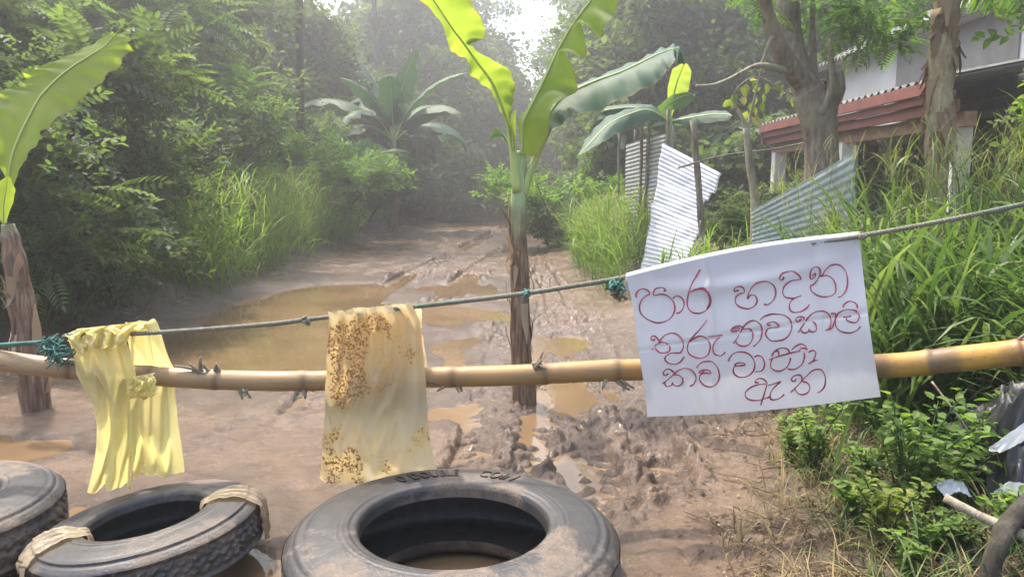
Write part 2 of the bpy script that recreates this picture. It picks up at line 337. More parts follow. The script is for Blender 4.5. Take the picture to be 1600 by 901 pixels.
# ------------------------------------------------------------------ ground
LX = spl([(-5.2, -12), (-4.7, 0), (-4.35, 4), (-3.75, 7.2), (-3.55, 10), (-3.75, 14), (-4.0, 22), (-4.0, 30), (-2.2, 40), (1.5, 50), (7, 62), (16, 120)], 300)
RX = spl([(.4, -12), (.5, 0), (.78, 1.8), (.98, 2.4), (1.2, 3.1), (1.4, 4), (1.5, 6), (1.15, 9), (0.95, 11.5), (1.3, 16), (1.9, 24), (2.6, 31), (4.6, 40), (8.0, 50), (14, 62), (22, 120)], 300)
def edges(y): return np.interp(y, LX[:, 1], LX[:, 0]), np.interp(y, RX[:, 1], RX[:, 0])
def gpoly(pts): return np.array([gnd(*p)[:2] for p in pts])
def sdf(P, poly):
    x, y = P; d = np.full(x.shape, 1e9); ins = np.zeros(x.shape, bool); n = len(poly)
    for i in range(n):
        a = poly[i]; b = poly[(i + 1) % n]; e = b - a
        wx = x - a[0]; wy = y - a[1]; t = np.clip((wx * e[0] + wy * e[1]) / (e @ e), 0, 1)
        d = np.minimum(d, np.hypot(wx - e[0] * t, wy - e[1] * t))
        c = ((a[1] > y) != (b[1] > y)) & (x < (b[0] - a[0]) * (y - a[1]) / (b[1] - a[1] + 1e-12) + a[0]); ins ^= c
    return np.where(ins, -d, d)
POOLS = [([(235, 560), (262, 515), (330, 475), (440, 445), (520, 440), (600, 437), (622, 448), (600, 470), (590, 500), (520, 560), (470, 590), (330, 585)], 0.075),
         ([(655, 445), (700, 436), (775, 440), (790, 452), (720, 458), (660, 456)], 0.06),
         ([(640, 545), (700, 530), (772, 545), (785, 570), (740, 585), (660, 580)], 0.06),
         ([(600, 475), (660, 468), (760, 478), (770, 492), (700, 500), (620, 505)], 0.06),
         ([(826, 520), (850, 535), (862, 575), (940, 595), (960, 618), (880, 640), (846, 622), (832, 570)], 0.07),
         ([(893, 520), (925, 545), (950, 560), (912, 570), (893, 550)], 0.045),
         ([(806, 640), (838, 636), (832, 690), (816, 688)], 0.05),
         ([(660, 620), (735, 625), (728, 655), (668, 650)], 0.05),
         ([(-140, 690), (40, 668), (140, 672), (110, 700), (-60, 730)], 0.05),
         ([(-60, 850), (40, 800), (330, 770), (450, 840), (560, 780), (900, 790), (930, 850), (700, 1000), (200, 980)], 0.06),
         ([(700, 347), (790, 343), (905, 343), (905, 352), (800, 352), (700, 354)], 0.12),
         ([(770, 372), (850, 366), (880, 374), (800, 380)], 0.07),
         ([(820, 690), (900, 720), (880, 735), (830, 712)], 0.04)]
POOLS = [(gpoly(p), d) for p, d in POOLS]
TRK = [([(725, 745), (742, 690), (752, 640), (775, 560), (800, 500), (838, 440), (850, 380), (850, 352)], .12, 1.0),
       ([(822, 720), (832, 680), (838, 640), (835, 580), (842, 520), (858, 440)], .10, .9),
       ([(950, 790), (905, 700), (885, 640), (890, 560), (880, 520), (855, 440), (820, 390)], .16, 1.3),
       ([(1040, 760), (1010, 680), (970, 600), (930, 530), (885, 455)], .14, 1.2),
       ([(560, 470), (640, 430), (700, 400), (770, 365), (800, 352)], .22, 2.2),
       ([(690, 470), (740, 425), (790, 390), (830, 360)], .22, 2.0), ([(470, 640), (560, 560), (640, 500), (700, 440)], .16, .8), ([(300, 720), (420, 640), (560, 540)], .14, .5)]
TRK = [(spl(gpoly(p), 90), w_, a) for p, w_, a in TRK]
def ground(x, y, full=False):
    x = np.asarray(x, float); y = np.asarray(y, float); sh = x.shape; x = x.ravel(); y = y.ravel()
    L, Rr = edges(y); wob = 0.22 * fbm(x * 1.3, y * 1.3, 5, 3)
    dl = L - x + wob; dr = x - Rr + wob
    off = np.maximum(dl, dr)
    bank = np.where(dl > dr, 0.42, 0.15 + .11 * sstep(3.6, 6, y)) * sstep(-0.25, 1.1, off) + 0.06 * sstep(-1.2, 0.0, off)
    bank = bank + 0.35 * sstep(2, 8, dr)
    h = bank + 0.02 * fbm(x * 0.9, y * 0.9, 11, 4) + sstep(18, 30, y) * 0.06 + sstep(34, 60, y) * 0.9
    near = sstep(46, 20, y)
    rough = np.clip(sstep(-0.9, 0.35, x + 0.25 * fbm(x * 2, y * 2, 3, 2)) * sstep(10, 6.5, y), 0, 1)
    rough = np.maximum(rough, 0.35 * sstep(0.1, 0.6, fbm(x * 0.7 + 5, y * 0.35, 77, 3)))
    rough = np.maximum(rough, 0.5 * sstep(-0.5, -0.1, off))
    clod = np.abs(fbm(x * 5.5, y * 5.5, 21, 4)); fine = fbm(x * 15, y * 15, 31, 3)
    patch = sstep(-0.35, 0.3, fbm(x * 1.7, y * 1.7, 44, 3))
    big = np.maximum(fbm(x * 6.5 + 9, y * 4.5, 91, 3), 0)
    cl = sstep(.0, .45, fbm(x * 8 + 9, y * 7, 91, 4)); f2 = fbm(x * 30, y * 28, 37, 2)
    c2_ = sstep(-.05, .3, fbm(x * 17 + 2, y * 15, 57, 3)); add = 0.03 * cl + 0.030 * c2_ + 0.016 * (clod - 0.25) + 0.014 * fine + .012 * f2 - .026 + .03 * big
    wx_ = x + .03 * fbm(x * 9, y * 9, 201, 2); wy_ = y + .03 * fbm(x * 9, y * 9, 207, 2); close = np.nonzero((rough > .05) & (y < 11) & (y > 1) & (np.abs(x) < 4))[0]; ch = np.zeros_like(x)
    for s_c, am_, sd_ in ((10.0, .042, 3), (21.0, .024, 8)):
        w1, w2, cid = worley(wx_[close] * s_c, wy_[close] * s_c * .85, sd_); ch[close] += am_ * np.maximum(cid - .35, 0) * 1.5 * sstep(.02, .35, w2 - w1) * (1 - .5 * w1)
    h = h + near * rough * (.3 + .7 * patch) * (.045 * np.tanh(add / .045) * .7 + ch) + near * (0.006 * fine + .002 * f2 + .022 * fbm(x * 2.6, y * 1.5, 83, 3) + .014 * np.maximum(0, fbm(x * 5, y * 3, 87, 3)))
    wet = np.zeros_like(x)
    for poly, dep in POOLS:
        lo = poly.min(0) - 1.2; hi = poly.max(0) + 1.2
        k = (x > lo[0]) & (x < hi[0]) & (y > lo[1]) & (y < hi[1])
        if not k.any(): continue
        sc_ = 0.25 if poly[:, 1].mean() < 5 else (0.6 if poly[:, 1].mean() < 20 else 2.0)
        d = sdf((x[k], y[k]), poly) + sc_ * 0.9 * fbm(x[k] * 1.0 / sc_, y[k] * 0.8 / sc_, 61, 4)
        s_ = sstep(sc_ * 0.6, -sc_ * 0.5, d)
        h[k] = h[k] * (1 - 0.55 * s_) - dep * s_; wet[k] = np.maximum(wet[k], sstep(sc_ * 2.0, sc_ * 0.1, d))
    trk = np.zeros_like(x)
    for pl, wd, am in TRK:
        lo = pl.min(0) - 0.6; hi = pl.max(0) + 0.6
        k = np.nonzero((x > lo[0]) & (x < hi[0]) & (y > lo[1]) & (y < hi[1]))[0]
        if not len(k): continue
        best = np.full(len(k), 1e9); side = np.zeros(len(k)); arc = np.zeros(len(k)); s0 = 0
        for i in range(len(pl) - 1):
            e = pl[i + 1] - pl[i]; l = np.hypot(*e); wx = x[k] - pl[i, 0]; wy = y[k] - pl[i, 1]
            t = np.clip((wx * e[0] + wy * e[1]) / (l * l), 0, 1); d = np.hypot(wx - e[0] * t, wy - e[1] * t)
            b = d < best; best[b] = d[b]; side[b] = np.sign(wx * e[1] - wy * e[0])[b]; arc[b] = s0 + t[b] * l; s0 += l
        u = side * best + 0.02 * fbm(arc * 3, side, 7, 2)
        inn = sstep(wd, wd * 0.75, np.abs(u)); berm = np.exp(-((np.abs(u) - wd * 1.2) / (0.35 * wd)) ** 2)
        lug = np.sin((arc + np.abs(u) * 0.7) * 2 * math.pi / 0.115)
        keep = 0.35 + 0.65 * sstep(-0.4, 0.3, fbm(arc * 0.8, side * 0 + am, 15, 2))
        h[k] += am * keep * near[k] * (-0.042 * inn + 0.024 * inn * np.clip(lug * 1.6, -1, 1) * (0.6 + fine[k]) + 0.026 * berm * np.clip(0.4 + 1.2 * fine[k] + .8 * c2_[k], 0, 1.3))
        trk[k] = np.maximum(trk[k], inn * keep)
    if not full: return h.reshape(sh)
    soil = np.zeros_like(x)
    for (px, py, r_) in ((1215, 860, .5), (1150, 800, .35), (860, 385, 3.0), (1240, 760, .3), (60, 690, .7), (0, 640, .8), (900, 345, 5)):
        g = gnd(px, py); soil = np.maximum(soil, sstep(r_, r_ * 0.2, np.hypot(x - g[0], (y - g[1]) * (1.0 if r_ < 1 else .35)) + r_ * 0.4 * fbm(x * 2.5, y * 2.5, 9, 3)))
    wet = np.maximum(wet, trk * 0.6); wet = np.maximum(wet, .55 * rough * near * (.4 + .6 * patch) * sstep(.35, -.2, off)); wet = np.maximum(wet, 0.8 * sstep(0.1, -0.03, h) * sstep(0.02, -0.2, off) * 0.4)
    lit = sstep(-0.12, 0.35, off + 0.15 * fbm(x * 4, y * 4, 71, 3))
    return h, np.maximum(soil * 0.75, .45 * sstep(9, 20, y)), wet, lit
def gz(x, y): return float(ground(np.array([x]), np.array([y]))[0])
def steps(*segs):
    r = [segs[0][0]]
    for a, b, d in segs: r += list(np.linspace(a, b, max(2, int(round((b - a) / d)) + 1))[1:])
    return np.array(r)
gx = steps((-70, -14, 4.0), (-14, -5, .3), (-5, -2.4, .06), (-2.4, -.9, .0155), (-.9, 1.7, .0105), (1.7, 4, .05), (4, 14, .4), (14, 70, 4.0))
gy = steps((-12, 0.8, .8), (0.8, 1.6, .1), (1.6, 4.6, .0112), (4.6, 5.6, .018), (5.6, 8, .03), (8, 15, .07), (15, 40, .22), (40, 70, .8), (70, 130, 5))
X, Y = np.meshgrid(gx, gy)
H, soil, wet, lit = ground(X, Y, True)
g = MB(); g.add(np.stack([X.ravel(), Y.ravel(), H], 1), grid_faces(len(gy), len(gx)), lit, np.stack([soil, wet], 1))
tag(g.build('muddy_ground', M['mud']), None, kind='structure')
wm = MB(); wx = np.linspace(-5.5, 6, 40); wy = np.linspace(0.8, 42, 90); XX, YY = np.meshgrid(wx, wy)
wm.add(np.stack([XX.ravel(), YY.ravel(), np.full(XX.size, -0.034)], 1), grid_faces(90, 40))
tag(wm.build('puddle_water', M['water']), None, kind='structure')

# ------------------------------------------------------------------ leaf shapes and scattering
def frames(D, up=None, roll=None):
    D = unit(D); n = len(D); up = np.tile([0, 0, 1.0], (n, 1)) if up is None else up
    y = unit(np.cross(up, D) + 1e-5 * rng.standard_normal((n, 3))); z = np.cross(D, y)
    if roll is not None:
        c, s = np.cos(roll)[:, None], np.sin(roll)[:, None]; y, z = y * c + z * s, z * c - y * s
    return np.stack([D, y, z], 1)
def scatter(mb, tv, tf, pos, Mx, scale, tint, ttint=None):
    n = len(pos); k = len(tv); sc2 = np.asarray(scale).reshape(-1, 1, 1) if not np.isscalar(scale) else scale
    v = np.einsum('ki,nij->nkj', tv, Mx) * sc2 + pos[:, None, :]
    f = (tf[None] + (np.arange(n) * k)[:, None, None]).reshape(-1, tf.shape[1])
    t = np.repeat(np.asarray(tint), k) + (0 if ttint is None else np.tile(ttint, n))
    mb.add(v.reshape(-1, 3), f, t)
def one_leaf(o, d, n, L, W, fold=0.12, droop=0.12):
    d = unit(np.asarray(d, float)); n = unit(np.asarray(n, float) - d * np.dot(n, d)); s = np.cross(n, d); o = np.asarray(o, float)
    pts = [o, o + d * L * .35 + s * W * .5 + n * W * fold, o + d * L * .72 + s * W * .34 + n * (W * fold - L * droop * .4), o + d * L - n * L * droop,
           o + d * L * .72 - s * W * .34 + n * (W * fold - L * droop * .4), o + d * L * .35 - s * W * .5 + n * W * fold]
    return np.array(pts), np.array([[0, 3, 2, 1], [0, 5, 4, 3]])
def template(leaves):
    V, Fc, T, k = [], [], [], 0
    for (o, d, n, L, W, t) in leaves:
        v, f = one_leaf(o, d, n, L, W); V.append(v); Fc.append(f + k); T += [t] * len(v); k += len(v)
    return np.concatenate(V), np.concatenate(Fc), np.array(T)
def t_pinnate(n=8, L=1.0, w=0.28, lw=0.11, droop=0.3):
    out = []
    for i in range(n):
        t = (i + 1.2) / (n + 1); o = (t * L, 0, -droop * t * t * L)
        sz = w * (0.75 + 0.5 * math.sin(math.pi * min(1, t * 1.0)))
        for s in (-1, 1): out.append((o, (0.45, s, -0.25), (0.1, s * .2, 1), sz, lw, rng.uniform(-.1, .1)))
    out.append(((L * .95, 0, -droop * L * .95), (1, 0, -.6), (0, 0, 1), w, lw, 0.1)); return template(out)
def t_twig(n=7, L=0.8, l=0.34, w=0.17):
    out = []
    for i in range(n):
        t = 0.15 + 0.85 * i / (n - 1); a = i * 2.4
        out.append(((t * L, 0, -.1 * t * t), (0.6, math.cos(a), 0.35 * math.sin(a) - .15), (0.2, -.3 * math.cos(a), 1), l * rng.uniform(.75, 1.2), w, rng.uniform(-.15, .15)))
    return template(out)
def t_clump(n=11, l=0.42, w=0.24):
    out = []
    for i in range(n):
        d = unit(rng.standard_normal(3)); out.append((d * rng.uniform(.1, .62) * np.array([1, 1, .75]), d + np.array([0, 0, -.45]) + .5 * rng.standard_normal(3), np.array([0, 0, 1]) + .6 * rng.standard_normal(3), l * rng.uniform(.7, 1.25), w * rng.uniform(.7, 1.2), rng.uniform(-.2, .2)))
    return template(out)
T_PIN = t_pinnate(9, 1.0, .2, .085, .35); T_PINF = t_pinnate(11, 1.0, .2, .07, .35); T_TWIG = t_twig(); T_CL = t_clump(); T_CLS = t_clump(14, .3, .15); T_LONG = t_twig(8, .8, .5, .1)

def skeleton(seed, H, r, spread, nl, t0=0.35, rise=0.5, sub=4, wig=0.06, crown_top=0.25, multi=1):
    """trunk and limbs as tubes, plus the twig ends that carry leaves"""
    rg = np.random.default_rng(seed); wood = MB(); A = []; Dn = []
    for q in range(multi):
        lean = rg.normal(0, 0.05 if multi == 1 else 0.4, 2); k = 9; b = rg.normal(0, .03 if multi == 1 else .25, 2)
        z = np.linspace(0, 1, k); hh = H * (1 if multi == 1 else rg.uniform(.6, 1))
        tr = np.stack([b[0] + lean[0] * hh * z + wig * H * .5 * np.cumsum(rg.normal(0, .25, k)) * z, b[1] + lean[1] * hh * z + wig * H * .5 * np.cumsum(rg.normal(0, .25, k)) * z, z * hh * (1 - crown_top * .4)], 1)
        tr[0] = (b[0], b[1], -0.15)
        wood.tube(spl(tr, 20), np.interp(np.linspace(0, 1, 20), [0, .06, 1], [r * 1.35, r, r * .28]), 9, jit=.12)
        for i in range(nl // multi):
            t = t0 + (1 - t0) * (i + rg.uniform(.1, .9)) / (nl // multi); p0 = np.array([np.interp(t, z, tr[:, c]) for c in range(3)])
            az = i * 2.4 + rg.uniform(-.5, .5) + q; prof = math.sin(math.pi * min(1, .2 + .75 * (t - t0) / (1 - t0))) ** .7
            L = spread * (0.55 + .6 * rg.random()) * max(.35, prof); up = rise + rg.normal(0, .18)
            d = np.array([math.cos(az), math.sin(az), up]); s = np.linspace(0, 1, 6)[:, None]
            lim = p0 + d * L * s + np.array([0, 0, -.18 * L]) * s ** 2 + np.cumsum(rg.normal(0, .05 * L, (6, 3)), 0) * s
            wood.tube(spl(lim, 9), np.linspace(r * .42, r * .1, 9), 6, jit=.1)
            A += list(lim[3:]); Dn += [d + .1] * len(lim[3:])
            for j in range(sub):
                u = .3 + .7 * (j + rg.random()) / sub; q0 = np.array([np.interp(u, np.linspace(0, 1, 6), lim[:, c]) for c in range(3)])
                d2 = unit(d + rg.normal(0, .75, 3) * np.array([1, 1, .7])); l2 = L * rg.uniform(.25, .5)
                e = q0 + d2 * l2 * np.linspace(0, 1, 4)[:, None] + np.array([0, 0, -.1 * l2]) * np.linspace(0, 1, 4)[:, None] ** 2
                wood.tube(e, np.linspace(r * .14, r * .04, 4), 5)
                A += list(e[1:]); Dn += [d2] * 3
    return wood, np.array(A), np.array(Dn)
def leaves_on(A, Dn, per, tm, size, jit, tint0=.5, tvar=.25, out=.6, up=.15, seed=0, zlo=None):
    rg = np.random.default_rng(seed + 99); mb = MB(); n = len(A) * per
    P = np.repeat(A, per, 0) + rg.normal(0, jit, (n, 3)) * np.array([1, 1, .8])
    if zlo is not None: P[:, 2] = np.maximum(P[:, 2], zlo + .25 * rg.random(n))
    D = out * np.repeat(unit(Dn), per, 0) + rg.normal(0, .6, (n, 3)) * np.array([1, 1, .6]) + np.array([0, 0, up])
    cl = np.repeat(rg.normal(0, tvar, len(A)), per)
    scatter(mb, tm[0], tm[1], P, frames(D, roll=rg.normal(0, .5, n)), size * rg.uniform(.65, 1.25, n), np.clip(tint0 + cl + rg.normal(0, tvar * .5, n), 0, 1), tm[2])
    return mb
def plant(name, seed, label, cat, H, r, spread, nl, per, tm, size, jit, leafm, barkm='dark_bark', loc=(0, 0, 0), group=None, wood='trunk', leaf='crown', rz=0, tint0=.5, tvar=.25, zlo=None, out=.6, up=.15, **kw):
    root = empty(name, loc, label, cat, group, rz)
    wd, A, Dn = skeleton(seed, H, r, spread, nl, **kw)
    wd.build(wood, M[barkm], root)
    leaves_on(A, Dn, per, tm, size, jit, tint0, tvar, out, up, seed, zlo).build(leaf, M[leafm], root)
    return root
def put(proto, x, y, label, group, s=1.0, rz=None, z=None, cat=None):
    c = copy_tree(proto); c.location = (x, y, gz(x, y) - .05 if z is None else z); c.scale = (s, s, s)
    c.rotation_euler.z = rng.uniform(0, 6.28) if rz is None else rz; c['label'] = label; c['group'] = group
    return c
# ------------------------------------------------------------------ grass
def blades(mb, base, az, L, W, th0, bend, tint, seg=6, curl=0.0):
    """arching blades; base (n,3), az heading, th0 start angle from vertical, bend extra angle to the tip"""
    n = len(base); s = np.linspace(0, 1, seg + 1); P = np.zeros((n, seg + 1, 3)); P[:, 0] = base
    for k in range(seg):
        th = th0 + bend * ((k + .5) / seg) ** 1.4; a2 = az + curl * (k / seg)
        st = np.stack([np.sin(th) * np.cos(a2), np.sin(th) * np.sin(a2), np.cos(th)], 1); P[:, k + 1] = P[:, k] + st * (L / seg)[:, None]
    wv = np.interp(s, [0, .12, .45, .8, 1], [.45, .85, 1, .62, .04])
    sd = np.stack([-np.sin(az), np.cos(az), 0 * az], 1) + rng.normal(0, .25, (n, 3)); sd = unit(sd)
    off = sd[:, None, :] * (W[:, None] * wv[None] * .5)[..., None]
    v = np.stack([P - off, P + off], 2).reshape(n, -1, 3); k2 = (seg + 1) * 2
    f = np.array([[2 * i, 2 * i + 1, 2 * i + 3, 2 * i + 2] for i in range(seg)])
    ff = (f[None] + (np.arange(n) * k2)[:, None, None]).reshape(-1, 4)
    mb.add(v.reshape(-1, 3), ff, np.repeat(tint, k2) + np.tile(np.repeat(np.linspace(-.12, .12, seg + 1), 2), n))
    return P
def tall_grass(mb, seeds, xy, H, nb=6, W=.016, L=.7, bias=None, tint0=.5, plume=.15, spread=.25):
    n = len(xy); z = ground(xy[:, 0], xy[:, 1]); base = np.column_stack([xy, z - .03]); az = rng.uniform(0, 6.283, n)
    if bias is not None: az = np.where(rng.random(n) < bias[1], bias[0] + rng.normal(0, .6, n), az)
    hh = H * rng.uniform(.6, 1.1, n); tn = np.clip(tint0 + rng.normal(0, .2, n), 0, 1)
    C = blades(mb, base, az, hh, np.full(n, W * .45), np.abs(rng.normal(0, spread * .5, n)), rng.uniform(.05, .45, n), tn, 6)
    for b in range(nb):
        f = rng.uniform(0.0, .85, n) if b else np.zeros(n); k = f * 6; i = np.minimum(k.astype(int), 5); fr = (k - i)[:, None]
        P0 = C[np.arange(n), i] * (1 - fr) + C[np.arange(n), i + 1] * fr
        a2 = rng.uniform(0, 6.283, n)
        if bias is not None: a2 = np.where(rng.random(n) < bias[1], bias[0] + rng.normal(0, .9, n), a2)
        blades(mb, P0, a2, L * rng.uniform(.55, 1.25, n), W * rng.uniform(.6, 1.3, n), rng.uniform(.1, .55, n), rng.uniform(.6, 2.1, n), np.clip(tn + rng.normal(0, .15, n), 0, 1), 6, rng.normal(0, .3, n))
    m = rng.random(n) < plume; tip = C[m][:, 5]; q = len(tip); tips2 = C[m][:, 6]
    for b in range(9):
        if not q: break
        fr = rng.random((q, 1)); P0 = tip * (1 - fr) + tips2 * fr + np.array([0, 0, .02])
        blades(seeds, P0, rng.uniform(0, 6.283, q), rng.uniform(.1, .28, q), np.full(q, .0035), rng.uniform(.2, .9, q), rng.uniform(.3, 1.3, q), rng.random(q), 4)
def cloud(n, fx, keep):
    out = []
    while len(out) < n:
        p = fx(n); p = p[keep(p[:, 0], p[:, 1])]; out += list(p)
    return np.array(out[:n])
def offedge(x, y):
    L, Rr = edges(y); return L - x, x - Rr
# right bank close to the camera: broad arching blades
def right_near(n, x0, x1, y0, y1, lo=.12):
    return cloud(n, lambda k: np.column_stack([rng.uniform(x0, x1, k), rng.uniform(y0, y1, k)]), lambda x, y: (offedge(x, y)[1] > lo + .15 * rng.random(len(x))) & ~((y < 3.35) & (x < 2.3)))
gr = MB(); sdh = MB()
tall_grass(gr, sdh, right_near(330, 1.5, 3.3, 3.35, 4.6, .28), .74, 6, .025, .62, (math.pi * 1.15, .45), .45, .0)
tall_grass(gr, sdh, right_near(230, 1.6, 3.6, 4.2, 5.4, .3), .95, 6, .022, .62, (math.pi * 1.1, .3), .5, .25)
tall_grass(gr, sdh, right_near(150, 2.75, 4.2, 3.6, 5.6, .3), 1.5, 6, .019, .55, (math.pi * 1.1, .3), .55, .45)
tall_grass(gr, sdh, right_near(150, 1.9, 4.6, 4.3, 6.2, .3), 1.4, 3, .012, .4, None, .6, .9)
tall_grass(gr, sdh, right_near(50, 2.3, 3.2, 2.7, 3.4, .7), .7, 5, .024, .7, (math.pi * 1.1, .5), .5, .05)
tag(gr.build('tall_grass', M['grass']), 'tall broad bladed guinea grass arching over the bamboo pole on the right bank', 'grass', kind='stuff')
tag(sdh.build('grass_seed_heads', M['seed']), 'wispy pale seed heads above the tall grass on the right bank', 'grass', kind='stuff')
# grass along the tin fence
gr = MB(); sdh = MB()
tall_grass(gr, sdh, cloud(300, lambda k: np.column_stack([rng.uniform(.9, 2.4, k), rng.uniform(8.6, 13.5, k)]), lambda x, y: (offedge(x, y)[1] > .02) & ~((x > 1.45) & (y < 10.2))), 1.0, 6, .016, .62, (math.pi, .4), .6, .5)
tall_grass(gr, sdh, cloud(170, lambda k: np.column_stack([rng.uniform(1.7, 4.2, k), rng.uniform(6.2, 8.6, k)]), lambda x, y: offedge(x, y)[1] > .25), .48, 6, .016, .5, None, .55, .1)
tall_grass(gr, sdh, cloud(120, lambda k: np.column_stack([rng.uniform(.9, 2.6, k), rng.uniform(13, 22, k)]), lambda x, y: offedge(x, y)[1] > .05), 1.0, 5, .02, .6, None, .45, .3)
tag(gr.build('fence_side_grass', M['bright_grass']), 'bright green grass clump spilling out at the foot of the tin sheets', 'grass', kind='stuff')
tag(sdh.build('fence_side_seed_heads', M['seed']), 'pale feathery seed heads over the grass clump by the tin sheets', 'grass', kind='stuff')
# left bank
gr = MB(); sdh = MB()
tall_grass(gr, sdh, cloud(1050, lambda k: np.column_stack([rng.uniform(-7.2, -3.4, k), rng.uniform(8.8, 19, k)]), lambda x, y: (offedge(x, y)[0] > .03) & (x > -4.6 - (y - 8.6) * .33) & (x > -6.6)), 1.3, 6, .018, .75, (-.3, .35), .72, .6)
tall_grass(gr, sdh, cloud(170, lambda k: np.column_stack([rng.uniform(-5, -3.6, k), rng.uniform(6.2, 10.5, k)]), lambda x, y: (offedge(x, y)[0] > .08)), .75, 6, .016, .65, (-.3, .5), .3, .03)
tall_grass(gr, sdh, cloud(140, lambda k: np.column_stack([rng.uniform(-5.5, -3.9, k), rng.uniform(16, 27, k)]), lambda x, y: (offedge(x, y)[0] > .1)), 1.0, 5, .022, .6, None, .5, .25)
tag(gr.build('left_bank_grass', M['bright_grass']), 'tall pale guinea grass along the left edge of the muddy road', 'grass', kind='stuff')
tag(sdh.build('left_bank_seed_heads', M['seed']), 'hazy fine seed heads standing over the grass on the left bank', 'grass', kind='stuff')
# short dry grass, litter
gr = MB(); n = 3800
xy = cloud(n, lambda k: np.column_stack([rng.uniform(.75, 2.6, k), rng.uniform(1.8, 3.9, k)]), lambda x, y: offedge(x, y)[1] + .3 * fbm(x * 3, y * 3, 8, 2) > -.12)
blades(gr, np.column_stack([xy, ground(xy[:, 0], xy[:, 1]) - .005]), rng.uniform(0, 6.28, n), rng.uniform(.05, .22, n), rng.uniform(.002, .006, n), rng.uniform(.2, 1.2, n), rng.uniform(.2, 1.4, n), rng.random(n), 4)
tag(gr.build('dry_grass', M['straw']), 'short dry straw coloured grass on the bank below the white cloth', 'grass', kind='stuff')
gr = MB(); n = 2200
xy = cloud(n, lambda k: np.column_stack([rng.uniform(.9, 2.6, k), rng.uniform(1.9, 4.4, k)]), lambda x, y: offedge(x, y)[1] + .3 * fbm(x * 3, y * 3, 18, 2) > .1)
blades(gr, np.column_stack([xy, ground(xy[:, 0], xy[:, 1]) - .005]), rng.uniform(0, 6.28, n), rng.uniform(.06, .26, n), rng.uniform(.004, .009, n), rng.uniform(.1, .9, n), rng.uniform(.3, 1.6, n), rng.random(n), 4)
tag(gr.build('short_grass', M['grass']), 'short green grass among the dry straw on the right bank', 'grass', kind='stuff')
gr = MB(); n = 1500
xy = np.column_stack([rng.uniform(.5, 2.0, n), rng.uniform(1.9, 4.4, n)]); o_ = offedge(xy[:, 0], xy[:, 1])[1]; xy = xy[(o_ > -.55 + .45 * rng.random(n))]; n = len(xy)
lf = [one_leaf((0, 0, 0), (1, 0, 0), (0, 0, 1), 1, .35)]
D = rng.normal(0, 1, (n, 3)) * np.array([1, 1, .15]); scatter(gr, lf[0][0], lf[0][1], np.column_stack([xy, ground(xy[:, 0], xy[:, 1]) + .012]), frames(D, roll=rng.normal(0, .4, n)), rng.uniform(.012, .04, n), rng.random(n))
n = 260; xy = np.column_stack([rng.uniform(.5, 2.0, n), rng.uniform(1.9, 4.2, n)]); o_ = offedge(xy[:, 0], xy[:, 1])[1]; xy = xy[o_ > -.4 + .3 * rng.random(n)]
for p in xy:
    a = rng.uniform(0, 6.28); l = rng.uniform(.03, .12); d = np.array([math.cos(a), math.sin(a), 0]) * l; q = np.array([*p, gz(*p) + .01])
    gr.tube([q - d, q + [0, 0, .008], q + d], .0022, 4, rng.random())
tag(gr.build('leaf_litter', M['litter']), 'brown dead leaves and twigs scattered along the right edge of the road', 'leaf litter', kind='stuff')
# ------------------------------------------------------------------ left bank shrubs and trees
def px_x(px, Y): return (px - 800) / F * Y / ray(px, 298)[1]
S1 = plant('leafy_shrub', 11, 'x', 'shrub', 3.0, .035, 1.25, 18, 7, T_PIN, .5, .2, 'dark_leaf', multi=5, t0=.08, rise=.35, sub=4, wood='stems', leaf='foliage', zlo=.1, tint0=.45)
S2 = plant('leafy_shrub', 12, 'x', 'shrub', 2.4, .03, 1.05, 18, 12, T_TWIG, .29, .18, 'mid_leaf', multi=5, t0=.08, rise=.4, sub=4, wood='stems', leaf='foliage', zlo=.1, tint0=.5)
S3 = plant('leafy_shrub', 13, 'x', 'shrub', 2.6, .03, 1.0, 15, 13, T_TWIG, .27, .2, 'dark_leaf', multi=5, t0=.05, rise=.3, sub=4, wood='stems', leaf='foliage', zlo=.08, tint0=.55)
S4 = plant('leafy_shrub', 14, 'x', 'shrub', 2.3, .03, 1.1, 18, 6, T_TWIG, .42, .18, 'light_leaf', multi=5, t0=.08, rise=.4, sub=4, wood='stems', leaf='foliage', zlo=.1, tint0=.7)
